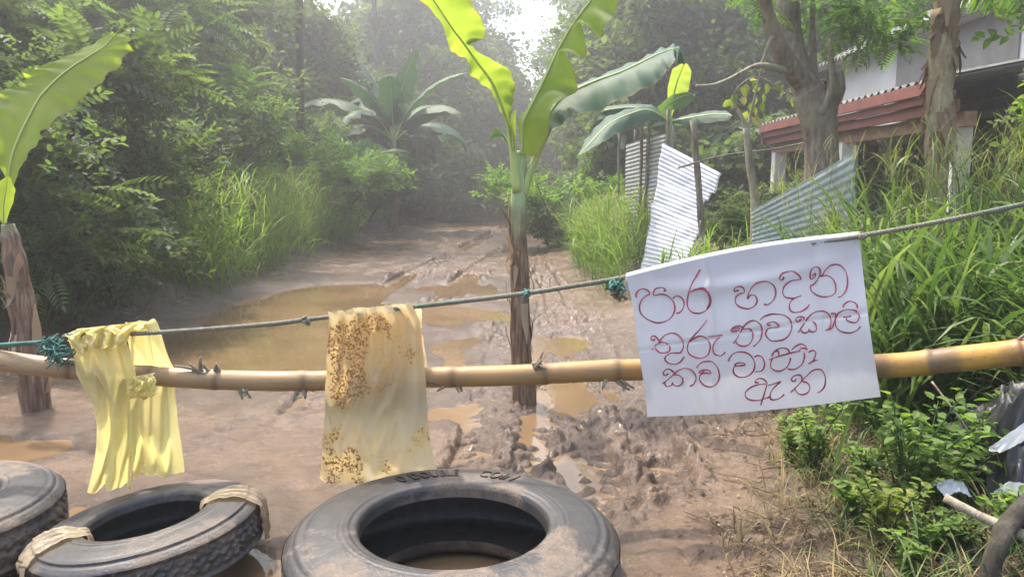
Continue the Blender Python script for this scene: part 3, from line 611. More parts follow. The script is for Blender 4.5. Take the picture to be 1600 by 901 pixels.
shr = [(S1, -5.25, 6.5, 1.0, 'dense dark feathery shrub just behind the left banana plant'),
       (S3, -4.95, 7.9, 1.0, 'dark narrow leaved shrub leaning over the left edge of the road'),
       (S1, -6.6, 7.6, 1.15, 'tall dark feathery shrub standing second row behind the left banana plant'),
       (S2, -6.0, 9.2, 1.15, 'mid green broad leaved bush behind the dark shrubs on the left'),
       (S3, -5.7, 9.0, .7, 'low dark narrow leaved bush where the left grass begins'),
       (S1, -7.7, 9.8, 1.2, 'feathery shrub rising behind the left bank bushes'),
       (S2, -4.75, 6.9, .62, 'low broad leaved bush at the muddy foot of the left bank'),
       (S2, -6.2, 11.6, 1.1, 'leafy green bush behind the left pale grass'),
       (S3, -6.3, 5.6, 1.0, 'dark narrow leaved shrub at the left edge of the picture'),
       (S4, -4.9, 18.0, 1.0, 'yellow green bush standing past the tall grass on the left bank'),
       (S4, -5.3, 20.6, 1.05, 'light green bush farther along the left bank'),
       (S2, -5.0, 23.5, .9, 'mid green bush near the far end of the left bank'),
       (S2, -6.6, 17.0, 1.25, 'broad leaved green bush behind the pale grass'),
       (S3, -5.2, 27.0, .95, 'dark bush at the far left corner of the road'),
       (S2, -6.8, 22.5, 1.3, 'tall leafy bush under the distant banana plant'),
       (S4, 1.35, 17.5, .85, 'round bright bush on the right of the far road'),
       (S2, 2.3, 20.5, 1.05, 'rounded green bush at the far right of the road behind the grass clump'),
       (S3, 3.4, 24.5, 1.2, 'dark bush behind the rounded bush at the road bend'),
       (S2, 3.6, 17.0, .9, 'green bush behind the tin fence'),
       (S3, 5.1, 12.0, .72, 'dark narrow leaved bush in front of the verandah'),
       (S3, 3.3, 10.6, .5, 'small dark bush between the shiny tin and the thin sapling')]
used = set()
for pr, x, y, s, lab in shr:
    if pr.name not in used:
        used.add(pr.name); c = pr; c.location = (x, y, gz(x, y) - .05); c.scale = (s,) * 3; c['label'] = lab; c['group'] = 'bushes beside the muddy road'
    else: put(pr, x, y, lab, 'bushes beside the muddy road', s)
# feathery sapling sticking out above the grass
sp = empty('tall_sapling', (-4.75, 13.4, .3), 'slender light green feathery sapling rising above the left grass', 'sapling')
mb = MB(); mb.tube(spl([(0, 0, -.1), (.05, 0, 1.3), (0, .02, 3.1)], 12), np.linspace(.025, .008, 12), 6); mb.build('stem', M['bark'], sp)
mb = MB(); n = 60; hz = np.sort(rng.uniform(1.2, 3.15, n)); a = np.arange(n) * 2.4
scatter(mb, T_PINF[0], T_PINF[1], np.stack([0 * hz, 0 * hz, hz], 1), frames(np.stack([np.cos(a), np.sin(a), .25 + .5 * (hz - 1.2) / 2], 1)), .62 * (1.15 - .3 * (hz - 1.2) / 2), np.clip(.5 + rng.normal(0, .15, n), 0, 1), T_PINF[2])
mb.build('foliage', M['light_leaf'], sp)

G1 = 'trees behind the left bank'
A1 = plant('feathery_tree', 21, 'x', 'tree', 6.5, .1, 2.3, 18, 7, T_PIN, .7, .35, 'mid_leaf', 'bark', t0=.22, rise=.4, sub=5, tint0=.4)
A2 = plant('broadleaf_tree', 22, 'x', 'tree', 8.5, .14, 2.8, 20, 5, T_CLS, .95, .4, 'dark_leaf', 'dark_bark', t0=.2, rise=.35, sub=5, tint0=.5)
A3 = plant('broadleaf_tree', 23, 'x', 'tree', 15.0, .24, 4.6, 26, 6, T_CL, 1.25, .75, 'dark_leaf', 'dark_bark', t0=.16, rise=.3, sub=5, tint0=.45)
A4 = plant('broadleaf_tree', 24, 'x', 'tree', 12.5, .2, 3.8, 24, 6, T_CL, 1.1, .65, 'mid_leaf', 'bark', t0=.18, rise=.35, sub=5, tint0=.4)
A5 = plant('sparse_tree', 25, 'x', 'tree', 14.0, .2, 4.0, 18, 2, T_CLS, .95, .5, 'dark_leaf', 'dark_bark', t0=.4, rise=.5, sub=5, tint0=.4)
tr = [(A1, -8.1, 12.4, 1.0, 'feathery leaved tree close behind the left bank shrubs, at the left edge'),
      (A1, -8.0, 15.8, .7, 'feathery leaved tree behind the pale left grass'),
      (A1, -9.9, 14.5, 1.15, 'tall feathery tree in the upper left corner'),
      (A2, -9.0, 17.6, .95, 'dark leafy tree behind the feathery trees on the left'),
      (A2, -7.2, 20.0, .62, 'dark rounded tree left of the coconut trunk'),
      (A2, -13.0, 19.0, 1.1, 'dark leafy tree far out on the left'),
      (A2, -7.4, 26.5, .85, 'dark tree behind the distant banana plant'),
      (A2, 6.2, 21.5, 1.12, 'dense dark tree right of the road, behind the tin fence'),
      (A2, 4.6, 26.5, 1.05, 'dense dark tree at the right of the road bend'),
      (A2, 8.2, 25.0, 1.3, 'tall dark tree left of the white house'),
      (A2, 7.3, 18.8, .72, 'dark leafy tree beside the corner of the verandah'),
      (A4, -12.5, 28.0, .95, 'green tree in the row behind the left thicket'),
      (A4, -17.0, 26.0, 1.0, 'wide green tree at the far left of the thicket'),
      (A4, -9.6, 34.0, .64, 'leafy tree behind the coconut trunk'),
      (A3, -6.0, 43.0, .9, 'tall dark tree standing left of the road end'),
      (A3, -17.0, 42.0, 1.0, 'tall dark tree in the back row on the left'),
      (A3, -21.0, 38.0, 1.05, 'tall dark tree at the far left of the back row'),
      (A4, -1.6, 47.0, .78, 'dark tree closing the end of the road'),
      (A4, 3.2, 56.0, .5, 'low dark tree deep behind the road bend'),
      (A4, -3.2, 38.0, .62, 'low dark tree on the left side of the road end'),
      (A3, 9.5, 41.0, .95, 'tall dark tree in the back row right of the road'),
      (A3, 15.5, 36.0, 1.05, 'tall dark tree behind the white house'),
      (A4, 7.3, 34.0, .9, 'leafy tree behind the dense dark tree on the right'),
      (A4, 22.0, 32.0, 1.1, 'tall leafy tree behind the roof on the far right'),
      (A4, 14.0, 24.0, .85, 'green tree showing above the house roof'),
      (A5, 2.8, 47.0, .72, 'thin open crowned tree against the bright sky gap'),
      (A5, -4.2, 52.0, 1.1, 'open crowned tree behind the road end'),
      (A5, 6.4, 50.0, 1.0, 'sparse tall tree right of the bright sky gap')]
for pr, x, y, s, lab in tr:
    if pr.name not in used:
        used.add(pr.name); pr.location = (x, y, gz(x, y) - .1); pr.scale = (s,) * 3; pr['label'] = lab; pr['group'] = G1 if x < 0 else 'trees right of the road'
    else: put(pr, x, y, lab, G1 if x < 0 else 'trees right of the road', s)
# understorey bushes in the dark end of the road
U = plant('dark_bush', 31, 'x', 'shrub', 3.4, .04, 1.9, 18, 5, T_CL, .8, .3, 'dark_leaf', multi=4, t0=.05, rise=.35, sub=4, wood='stems', leaf='foliage', zlo=.1, tint0=.35)
ul = ['dark bush at the road end, left of the bend', 'dark bush behind the road end puddle', 'dark bush deep in the shade past the bend', 'dark bush below the coconut trunk', 'dark bush below the distant banana plant', 'dark bush in the shade right of the road bend', 'dark undergrowth bush between the back trees', 'dark bush under the tall tree left of the road end', 'dark bush at the back of the left thicket', 'dark bush beside the sparse tall tree', 'dark bush at the foot of the dense dark tree', 'dark bush behind the tin fence and stakes', 'dark bush in the shade behind the thin sapling']
for k, (x, y, s) in enumerate([(-4.6, 33, 1.1), (-2.6, 42, 1.2), (.2, 51, 1.3), (-8.6, 28, 1.15), (-6.0, 29.5, 1.0), (6.0, 38, 1.2), (3.6, 61, 1.5), (-5.6, 38, 1.3), (-12, 23, 1.3), (8.6, 46, 1.4), (5.2, 23.5, 1.15), (4.9, 19.6, .95), (5.6, 16.2, .7)]):
    if k == 0: U.location = (x, y, gz(x, y) - .1); U.scale = (s,) * 3; U['label'] = ul[0]; U['group'] = 'dark bushes in the shade'
    else: put(U, x, y, ul[k], 'dark bushes in the shade', s)

# ------------------------------------------------------------------ coconut palms
def frond(mb, base, az, L, th0, bend, seed):
    rg = np.random.default_rng(seed); k = 16; P = [np.array(base, float)]
    for i in range(k):
        th = th0 + bend * ((i + .5) / k) ** 1.3; P.append(P[-1] + L / k * np.array([math.sin(th) * math.cos(az), math.sin(th) * math.sin(az), math.cos(th)]))
    P = np.array(P); mb.tube(P, np.linspace(.05, .008, k + 1), 5, .7)
    m = 34; u = np.linspace(.18, 1, m); o = np.array([[np.interp(x, np.linspace(0, 1, k + 1), P[:, c]) for c in range(3)] for x in u])
    T = unit(np.gradient(o, axis=0)); s = unit(np.cross(T, [0, 0, 1])); nn = []; oo = []
    for sg in (-1, 1): nn.append(.5 * T + sg * s + np.array([0, 0, -.75])); oo.append(o)
    D = np.concatenate(nn) + rg.normal(0, .12, (2 * m, 3)); O = np.concatenate(oo); ll = np.tile(np.sin(math.pi * (.12 + .8 * u)), 2) * L * .24
    v, f = one_leaf((0, 0, 0), (1, 0, 0), (0, 0, 1), 1, .075, .1, .25)
    scatter(mb, v, f, O, frames(D), ll, np.clip(.45 + rg.normal(0, .18, 2 * m), 0, 1))
def coconut(x, y, H, lean, lab, seed, r=.15, nf=17, fl=4.2):
    root = empty('coconut_palm', (x, y, gz(x, y) - .1), lab, 'palm tree', 'coconut palms behind the road')
    p = spl([(0, 0, 0), (lean * .25, 0, H * .35), (lean * .6, .1, H * .7), (lean, .1, H)], 24)
    mb = MB(); rr = np.linspace(r * 1.15, r * .75, 60); rr = rr * (1 + .05 * (np.arange(60) % 3 == 0)); mb.tube(spl(p, 60), rr, 10); mb.build('trunk', M['dark_bark'], root)
    for i in range(nf):
        mb = MB(); frond(mb, p[-1], i * 2.4 + seed, fl * random.uniform(.85, 1.1), .25 + 1.15 * (i / (nf - 1)), 1.0 + .5 * random.random(), seed * 50 + i); mb.build('frond', M['mid_leaf'], root)
    return root
coconut(px_x(472, 18.8), 18.8, 9.2, .15, 'straight tall coconut palm whose bare trunk rises above the left thicket', 1, .1, 11, 2.9)
coconut(px_x(275, 17), 17, 9.5, -.4, 'coconut palm with hazy trunk in the upper left', 2, .1, 11, 2.9)
coconut(px_x(597, 37), 37, 13.5, -.3, 'thin distant coconut palm trunk above the far banana plant', 3, .13)
coconut(px_x(925, 44), 44, 11.6, .5, 'coconut palm with drooping fronds right of the bright sky gap', 4)
coconut(px_x(715, 50), 50, 16.5, .3, 'tall coconut palm deep behind the road end', 5)

# ------------------------------------------------------------------ banana plants
def banana_leaf(parent, st, mat, Y0=None, m=7, n=70, bulge=.04, seed=0, rib=.011, offL=(0, 0), offR=(0, 0), label=None):
    """st: stations (mid, left edge, right edge), each a world point; notched edges give the torn lamina"""
    rg = np.random.default_rng(seed); st = [[np.asarray(q, float) for q in s] for s in st]
    mid = spl([s[0] for s in st], n); u = np.linspace(0, len(st) - 1, n)
    Le = np.stack([np.interp(u, range(len(st)), [s[1][c] for s in st]) for c in range(3)], 1)
    Re = np.stack([np.interp(u, range(len(st)), [s[2][c] for s in st]) for c in range(3)], 1)
    mb = MB(); nn = unit(np.cross(Re - mid + 1e-5, np.gradient(mid, axis=0) + 1e-6)); nn[~np.isfinite(nn)] = 0
    for sg, E in ((0, Le), (1, Re)):
        j = np.linspace(0, 1, m + 1); V = mid[:, None] * (1 - j[None, :, None]) + E[:, None] * j[None, :, None]
        wd = np.linalg.norm(E - mid, axis=1)
        wave = (fbm(np.arange(n)[:, None] * .35 + sg * 9, j[None] * 1.6, seed, 3)) * .10 + .03 * np.sin(np.arange(n)[:, None] * 1.15 + seed)
        V = V + nn[:, None] * ((np.sin(math.pi * j * .5)[None] * bulge * 2 * (1 if sg else -1) * 0 + wave * j[None]) * np.minimum(wd, .4)[:, None])[..., None]
        V = V - np.array([0, 0, 1.0]) * (bulge * np.sin(j * math.pi)[None] * -1 * np.minimum(wd * 3, 1)[:, None])[..., None]
        f = grid_faces(n, m + 1); f = f if sg else f[:, ::-1]
        mb.add(V.reshape(-1, 3), f, .5, np.stack(np.broadcast_arrays(j[None] * .999, u[:, None] / len(st) * 6 + .01), -1).reshape(-1, 2))
    lf = mb.build('leaf', mat, parent)
    rb = MB(); rb.tube(mid + nn * .002, np.linspace(rib, rib * .25, n), 6); rb.build('midrib', M['rib'], lf)
    return lf
def stem(parent, pts, rad, us=1.0, name='pseudostem', flakes=10, seed=0):
    rg = np.random.default_rng(seed); p = spl(pts, 40); mb = MB(); r = np.interp(np.linspace(0, 1, 40), np.linspace(0, 1, len(rad)), rad)
    r = r * (1 + .05 * np.sin(np.arange(40) * .9 + seed)); mb.tube(p, r, 14, jit=.08); mb.uv[-1][:, 0] *= us; s = mb.build(name, M['banana_stem'], parent)
    fl = MB()
    for i in range(flakes):
        t = rg.uniform(.1, .62); k = int(t * 39); a = rg.uniform(0, 6.28); d = np.array([math.cos(a), math.sin(a), 0]); L = rg.uniform(.10, .26); w_ = rg.uniform(.03, .07); sg_ = rg.choice([1, 1, -1])
        q = [p[k] + d * r[k] * .96 + np.array([0, 0, z * L]) * sg_ + d * (o_ * rg.uniform(.1, 1)) for z, o_ in ((0, .0), (.35, .012), (.7, .03), (1, .07))]
        q = spl(q, 7); sd = np.array([-d[1], d[0], 0]); ww = np.interp(np.linspace(0, 1, 7), [0, .5, 1], [w_, w_ * .8, .005])
        V = np.stack([q - sd * ww[:, None] / 2, q + d * .006, q + sd * ww[:, None] / 2], 1); fl.add(V.reshape(-1, 3), grid_faces(7, 3), rg.random())
    if flakes: fl.build('dry_sheath', M['sheath'], parent)
    return s
def stations(rows, S, ox, oy, Ys, dL=(0, 0), dR=(0, 0)):
    out = []; n = len(rows)
    for i, (mx, my, lx, ly, rx, ry) in enumerate(rows):
        Y = np.interp(i / (n - 1), np.linspace(0, 1, len(Ys)), Ys); e = min(1, 4 * math.sin(math.pi * i / (n - 1)))
        out.append((at(ox + mx / S, oy + my / S, Y), at(ox + lx / S, oy + ly / S, Y + np.interp(i / n, [0, 1], dL) * e), at(ox + rx / S, oy + ry / S, Y + np.interp(i / n, [0, 1], dR) * e)))
    return out
# centre plant, standing in the churned mud
b0 = gnd(822, 622); BY = b0[1]; b0[2] = gz(b0[0], b0[1])
BP = empty('banana_plant', (0, 0, 0), 'young banana plant with three big leaves planted in the middle of the muddy road', 'banana plant', 'banana plants')
stem(BP, [b0 - [0, 0, .12], at(815, 560, BY), at(812, 450, BY), at(810, 350, BY), at(812, 270, BY), at(815, 236, BY)], [.085, .07, .06, .054, .046, .03], flakes=22, seed=4)
pt = MB(); pt.tube(spl([at(808, 300, BY - .03), at(803, 250, BY - .04), at(797, 205, BY - .05), at(786, 168, BY - .06)], 14), np.linspace(.03, .015, 14), 8)
pt.build('petiole', M['rib'], BP)
pt = MB(); pt.tube(spl([at(818, 305, BY), at(828, 270, BY - .02), at(842, 236, BY - .04), at(860, 200, BY - .06)], 14), np.linspace(.03, .014, 14), 8); pt.build('petiole', M['rib'], BP)
rowsA = [(800, 215, 800, 215, 800, 215), (791, 185, 789, 186, 798, 181), (782, 160, 778, 166, 801, 166), (773, 137, 768, 142, 804, 142), (763, 120, 750, 128, 801, 112), (751, 104, 735, 116, 776, 98), (738, 86, 733, 97, 746, 80), (728, 72, 718, 86, 734, 68), (719, 60, 703, 80, 758, 61), (708, 46, 699, 60, 757, 42), (692, 22, 686, 30, 742, 10), (672, -8, 662, 4, 728, -22), (640, -55, 622, -36, 690, -80), (600, -110, 598, -108, 602, -112)]
banana_leaf(BP, stations(rowsA, 1, 0, 0, [BY - .06, BY - .2, BY - .5], (.12, .12), (-.12, -.2)), M['banana_light'], seed=3, bulge=.02)
rowsB = [(478, 655, 476, 650, 480, 658), (481, 600, 464, 560, 542, 668), (482, 535, 460, 520, 598, 562), (510, 470, 500, 465, 602, 458), (550, 390, 540, 388, 716, 386), (585, 320, 575, 318, 712, 330), (612, 262, 603, 258, 692, 278), (632, 220, 624, 218, 655, 216), (645, 195, 636, 193, 764, 256), (680, 135, 672, 133, 746, 180), (705, 98, 697, 95, 733, 86), (715, 82, 707, 80, 810, 168), (745, 40, 738, 37, 850, 100), (780, -5, 772, -9, 896, 20), (830, -70, 822, -75, 905, -60), (872, -130, 870, -130, 874, -128)]
banana_leaf(BP, stations(rowsB, 2.73, 640, 0, [BY - .05, BY - .1, BY - .35], (.1, .1), (-.1, -.22)), M['banana_light'], seed=8, bulge=.02)
rowsC = [(548, 640, 546, 638, 550, 642), (575, 560, 567, 552, 600, 562), (606, 474, 598, 452, 662, 520), (650, 422, 640, 424, 706, 486), (720, 378, 714, 382, 792, 474), (810, 340, 806, 346, 872, 440), (900, 308, 898, 314, 952, 402), (990, 266, 988, 272, 1042, 364), (1060, 232, 1058, 238, 1088, 312), (1120, 211, 1118, 216, 1130, 264), (1155, 216, 1157, 220, 1148, 264), (1172, 274, 1172, 272, 1170, 278)]
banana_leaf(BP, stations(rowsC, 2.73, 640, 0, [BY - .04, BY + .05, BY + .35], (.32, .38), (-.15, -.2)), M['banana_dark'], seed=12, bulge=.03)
rowsD = [(802, 235, 800, 235, 804, 235), (800, 205, 795, 206, 806, 207), (802, 180, 800, 180, 806, 183), (806, 172, 805, 172, 807, 172)]
banana_leaf(BP, stations(rowsD, 1, 0, 0, [BY - .08, BY - .08], (0, 0), (0, 0)), M['banana_light'], seed=5, n=20, rib=.004)
rowsE = [(800, 235, 800, 234, 800, 236), (786, 210, 782, 204, 786, 214), (774, 208, 773, 200, 772, 214), (766, 220, 765, 219, 766, 221)]
banana_leaf(BP, stations(rowsE, 1, 0, 0, [BY + .02, BY + .1], (0, 0), (0, 0)), M['banana_mid'], seed=6, n=20, rib=.005)
# left plant
b1 = gnd(58, 640); LYY = b1[1]; b1[2] = gz(b1[0], b1[1])
BL = empty('banana_plant', (0, 0, 0), 'banana plant cut by the left edge of the picture, one big yellow green leaf', 'banana plant', 'banana plants')
LEFTSTEM = stem(BL, [b1 - [0, 0, .12], at(48, 560, LYY), at(34, 470, LYY), at(20, 390, LYY), at(12, 350, LYY)], [.085, .078, .07, .058, .035], flakes=26, seed=9, us=.62)
rowsL = [(8, 345, 6, 345, 10, 345), (14, 285, 4, 285, 24, 280), (22, 240, -12, 232, 40, 244), (38, 200, -10, 165, 62, 222), (60, 158, 6, 140, 64, 205), (72, 142, 34, 138, 112, 172), (92, 122, 36, 118, 132, 150), (115, 104, 60, 105, 170, 118), (140, 88, 104, 92, 206, 84), (165, 72, 146, 70, 203, 60), (180, 54, 176, 50, 188, 54)]
banana_leaf(BL, stations(rowsL, 1, 0, 0, [LYY, LYY - .1, LYY - .3], (.25, .2), (-.1, -.15)), M['banana_light'], seed=15, bulge=.02)
rowsM = [(6, 350, 4, 350, 8, 350), (6, 320, -14, 320, 20, 318), (10, 295, -10, 290, 24, 296), (12, 276, 10, 276, 16, 277)]
banana_leaf(BL, stations(rowsM, 1, 0, 0, [LYY - .1, LYY - .15], (0, 0), (0, 0)), M['banana_light'], seed=16, n=20, rib=.005)
rowsN = [(10, 348, 9, 348, 11, 348), (-40, 250, -60, 262, -24, 240), (-80, 200, -70, 240, -52, 190), (-130, 190, -120, 230, -120, 170), (-170, 230, -170, 231, -170, 229)]
banana_leaf(BL, stations(rowsN, 1, 0, 0, [LYY, LYY + .2], (.1, .1), (0, 0)), M['banana_mid'], seed=17, n=40)
# plant behind the fence
FY = 10.8
BF = empty('banana_plant', (0, 0, 0), 'small banana plant showing above the tin fence and stakes', 'banana plant', 'banana plants')
fb = at(1050, 300, FY); stem(BF, [(fb[0], FY, gz(fb[0], FY) - .1), at(1049, 250, FY), at(1046, 185, FY)], [.11, .09, .05], flakes=0, seed=2)
c5 = lambda rows, Ys, mt, sd, dL=(0, 0), dR=(0, 0): banana_leaf(BF, stations(rows, 1, 0, 0, Ys, dL, dR), M[mt], seed=sd, n=40, rib=.018, bulge=.04)
c5([(1046, 186, 1044, 186, 1048, 186), (1050, 160, 1043, 156, 1058, 160), (1056, 135, 1043, 138, 1076, 142), (1063, 115, 1050, 108, 1081, 112), (1070, 100, 1066, 99, 1074, 100)], [FY, FY - .3], 'banana_light', 21)
c5([(1046, 190, 1044, 190, 1048, 190), (1040, 168, 1026, 168, 1050, 172), (1062, 152, 1050, 148, 1066, 170), (1082, 148, 1072, 144, 1080, 160), (1086, 152, 1086, 151, 1086, 153)], [FY - .1, FY - .4], 'banana_mid', 22)
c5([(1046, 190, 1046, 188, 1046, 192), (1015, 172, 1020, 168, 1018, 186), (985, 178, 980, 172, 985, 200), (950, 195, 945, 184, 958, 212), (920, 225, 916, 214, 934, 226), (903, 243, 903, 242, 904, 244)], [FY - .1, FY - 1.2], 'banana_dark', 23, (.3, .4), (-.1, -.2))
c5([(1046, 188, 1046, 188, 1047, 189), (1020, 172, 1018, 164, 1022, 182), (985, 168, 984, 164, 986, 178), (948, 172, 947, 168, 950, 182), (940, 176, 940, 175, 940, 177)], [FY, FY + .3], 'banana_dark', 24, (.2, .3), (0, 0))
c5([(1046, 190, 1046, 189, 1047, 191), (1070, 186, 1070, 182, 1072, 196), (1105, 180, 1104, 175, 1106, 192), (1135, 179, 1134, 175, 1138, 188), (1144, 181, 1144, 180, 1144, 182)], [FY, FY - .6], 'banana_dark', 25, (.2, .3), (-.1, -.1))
# distant mature plant beside the left of the road
def big_banana(x, y, H, L, lab, n, seed, azs=None):
    rg = np.random.default_rng(seed); root = empty('banana_plant', (0, 0, 0), lab, 'banana plant', 'banana plants'); z = gz(x, y)
    stem(root, [(x, y, z - .1), (x + .1, y, z + H * .5), (x + .1, y, z + H)], [.17, .14, .08], flakes=0, seed=seed)
    for i in range(n):
        az = i * 2.4 + seed if azs is None else azs[i]; th0 = .15 + .75 * i / n; bend = .7 + 1.5 * i / n + rg.uniform(-.1, .3); P = [np.array([x + .1, y, z + H * .96])]; k = 12; LL = L * rg.uniform(.85, 1.1)
        for q in range(k):
            th = th0 + bend * ((q + .5) / k) ** 1.4; P.append(P[-1] + LL / k * np.array([math.sin(th) * math.cos(az), math.sin(th) * math.sin(az), math.cos(th)]))
        P = np.array(P); T = unit(np.gradient(P, axis=0)); s = np.array([-math.sin(az), math.cos(az), 0]); wv = np.interp(np.linspace(0, 1, 13), [0, .16, .25, .5, .85, 1], [.0, .02, .3, .46, .34, .0]) * rg.uniform(.85, 1.1)
        nn = np.cross(T, s); dr = rg.uniform(.2, .8); S_ = []
        for q in range(13):
            nt_ = .45 if (q in (5, 8, 10) and rg.random() < .6) else 1
            S_.append((P[q], P[q] + (s - np.array([0, 0, dr])) * wv[q] * nt_, P[q] + (-s - np.array([0, 0, dr])) * wv[q] * (1 if nt_ == 1 or rg.random() < .5 else .6)))
        banana_leaf(root, S_, M['banana_dark'], n=48, seed=seed * 20 + i, rib=.025, bulge=.03, m=4)
    return root
big_banana(px_x(612, 24), 24, 2.9, 3.3, 'tall mature banana plant standing against the dark trees left of the road', 14, 3)
big_banana(px_x(560, 21.5), 21.5, 1.6, 1.7, 'low banana plant with hanging leaves below the tall mature one', 8, 9)
# ------------------------------------------------------------------ tin sheets and stakes
def tin(name, corners, mat, label, pitch=.076, amp=.011, ragged=0, seed=0, cut=None, bow=0.0, group='tin sheets of the roadside fence'):
    """corrugated sheet: corners TL, TR, BR, BL as world points, corrugations run along TL-TR"""
    c = [np.asarray(p, float) for p in corners]; h = .5 * (np.linalg.norm(c[3] - c[0]) + np.linalg.norm(c[2] - c[1])); nv = int(h / pitch * 10) + 1; nu = 24
    u = np.linspace(0, 1, nu)[None, :, None]; v = np.linspace(0, 1, nv)[:, None, None]
    Pp = c[0] * (1 - u) * (1 - v) + c[1] * u * (1 - v) + c[2] * u * v + c[3] * (1 - u) * v
    n = unit(np.cross(c[1] - c[0], c[3] - c[0])); ph = v * h / pitch * 2 * math.pi
    Pp = Pp + n * (amp * np.sin(ph) + bow * np.sin(u * math.pi) + .03 * (fbm(u * 2.2 + seed, v * 2.2, seed, 3)))
    if ragged: Pp = Pp + unit(c[1] - c[0]) * (ragged * fbm(v * 3 + 0 * u, u * 0 + 1, seed + 3, 3) * (u - .5) * 2)
    mb = MB(); f = grid_faces(nv, nu)
    if cut is not None:
        cu = (f // nu).mean(1) / (nv - 1); cw = (f % nu).mean(1) / (nu - 1); f = f[~cut(cw, cu)]
    th = n * .0012
    mb.add(Pp.reshape(-1, 3) + th, f); o = mb.build(name, M[mat] if isinstance(mat, str) else mat)
    so_ = o.modifiers.new('sheet', 'SOLIDIFY'); so_.thickness = .002
    return tag(o, label, 'tin sheet', group)
tin('corrugated_sheet', [at(978, 226, 11.6), at(1042, 208, 10.6), at(1030, 400, 10.4), at(978, 400, 11.4)], 'tin_grey', 'upright weathered grey tin sheet nailed to the stakes behind the bright one', .06, .005, seed=2)
tin('corrugated_sheet', [at(1036, 224, 9.9), at(1127, 271, 9.3), at(1098, 352, 9.25), at(1018, 322, 9.8)], 'tin_white', 'bright shiny tin sheet tilted down to the right, upper of the two', .052, .0026, .05, 5, cut=lambda u, v: (u > .9) & (v > .3 + (1 - u) * 4))
tin('corrugated_sheet', [at(1020, 318, 9.75), at(1100, 352, 9.2), at(1062, 440, 9.1), at(996, 430, 9.6)], 'tin_white', 'lower bright tin sheet hanging below the tilted shiny one into the grass', .052, .0026, .05, 9)
tin('corrugated_sheet', [at(1172, 330, 6.6), at(1337, 236, 5.9), at(1336, 410, 5.9), at(1178, 410, 6.6)], 'tin_green', 'greenish tin sheet with a slanting top edge just above the white cloth', .055, .0045, .02, 13, bow=.05)
def stick(name, pts, r0, r1, mat, label, cat, group=None, sides=8, n=14):
    p = spl(pts, n); p = p + np.cumsum(rng.normal(0, r0 * .12, p.shape), 0) * .5; mb = MB(); mb.tube(p, np.linspace(r0, r1, n) * (1 + .12 * rng.normal(0, 1, n).clip(-1, 1)), sides, rng.random(), jit=.15)
    return tag(mb.build(name, M[mat]), label, cat, group)
def ground_below(p): return np.array([p[0], p[1], gz(p[0], p[1]) - .1])
def stakeat(pxt, pyt, pxb, Y, r, lab):
    t = at(pxt, pyt, Y); b = at(pxb, 330, Y); b[2] = gz(b[0], b[1]) - .1; stick('fence_stake', [b, .5 * (b + t), t], r, r * .85, 'stake', lab, 'stake', 'wooden stakes of the tin fence')
stakeat(1043, 170, 1046, 10.3, .035, 'thick stake standing tallest in the row, beside the small banana plant')
stakeat(1014, 182, 1006, 10.9, .03, 'stake leaning right beside the tall one')
stakeat(1004, 192, 1000, 11.0, .026, 'stake third from the tall one, above the grey tin')
stakeat(992, 203, 988, 11.4, .022, 'thin short stake above the left edge of the grey tin')
stakeat(967, 208, 966, 12.2, .022, 'thin stake at the far end of the row')
stakeat(1052, 196, 1052, 10.2, .02, 'thin stake just right of the tall one')
stakeat(1083, 188, 1108, 9.0, .042, 'dark stake leaning across the shiny tin sheet')
stakeat(1096, 345, 1096, 8.9, .02, 'short stub behind the shiny tin sheet')
stakeat(1337, 228, 1338, 5.95, .02, 'stake at the upright right edge of the green tin')
# cement trough by the fence
stick('fallen_branch', [at(1060, 262, 8.8), at(1130, 243, 9.0), at(1210, 232, 9.4), at(1290, 216, 9.9)], .012, .009, 'stake', 'thin pole lying across behind the sapling, under the red eave', 'pole')
# ------------------------------------------------------------------ house: long side parallel to the road
HZ = gz(7.2, 13)
house = empty('house', (7.2, 13.0, HZ), 'white walled house with dark roof sheets and a red edged verandah behind the trees', 'house')
def hpart(name, mat, fn, parent=None, smooth=False):
    mb = MB(); fn(mb); o = mb.build(name, M[mat], None, smooth); o.parent = parent or house
    if parent is None: o.matrix_parent_inverse = house.matrix_world.inverted() if False else o.matrix_parent_inverse
    return o
Hx, Hy = 7.2, 13.0
W0 = lambda x, y, z: (x - Hx, y - Hy, z - HZ)
hpart('wall', 'plaster', lambda m: (m.box(W0(7.35, 12.3, 2.1), (.2, 11.6, 4.2)), m.box(W0(9.3, 18.2, 2.1), (3.7, .2, 4.2)), m.box(W0(9.3, 6.4, 2.1), (3.7, .2, 4.2))))
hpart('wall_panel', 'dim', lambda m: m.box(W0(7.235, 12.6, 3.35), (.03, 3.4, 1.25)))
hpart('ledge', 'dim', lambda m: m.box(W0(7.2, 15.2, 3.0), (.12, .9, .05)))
def sheetroof(m, x0, z0, x1, z1, y0, y1, pitch=.18, amp=.03):
    ny = int((y1 - y0) / pitch * 6); yy = np.linspace(y0, y1, ny); t = np.linspace(0, 1, 8)
    V = np.stack([np.broadcast_to((x0 + (x1 - x0) * t)[:, None], (8, ny)), np.broadcast_to(yy[None], (8, ny)), (z0 + (z1 - z0) * t)[:, None] + amp * np.sin(yy * 6.283 / pitch)[None]], -1) - np.array([Hx, Hy, HZ])
    f = grid_faces(8, ny); m.add(V.reshape(-1, 3), f); m.add(V.reshape(-1, 3) - [0, 0, .035], f[:, ::-1])
roof = hpart('roof', 'roof', lambda m: (sheetroof(m, 6.9, 4.12, 9.3, 5.3, 5.8, 18.7), sheetroof(m, 12.4, 4.12, 9.3, 5.3, 5.8, 18.7)))
[hpart('rafter', 'dark_wood', lambda m: m.box(W0(7.08, y, 4.1), (.3, .08, .1))) for y in np.arange(6.2, 18.6, 1.1)]
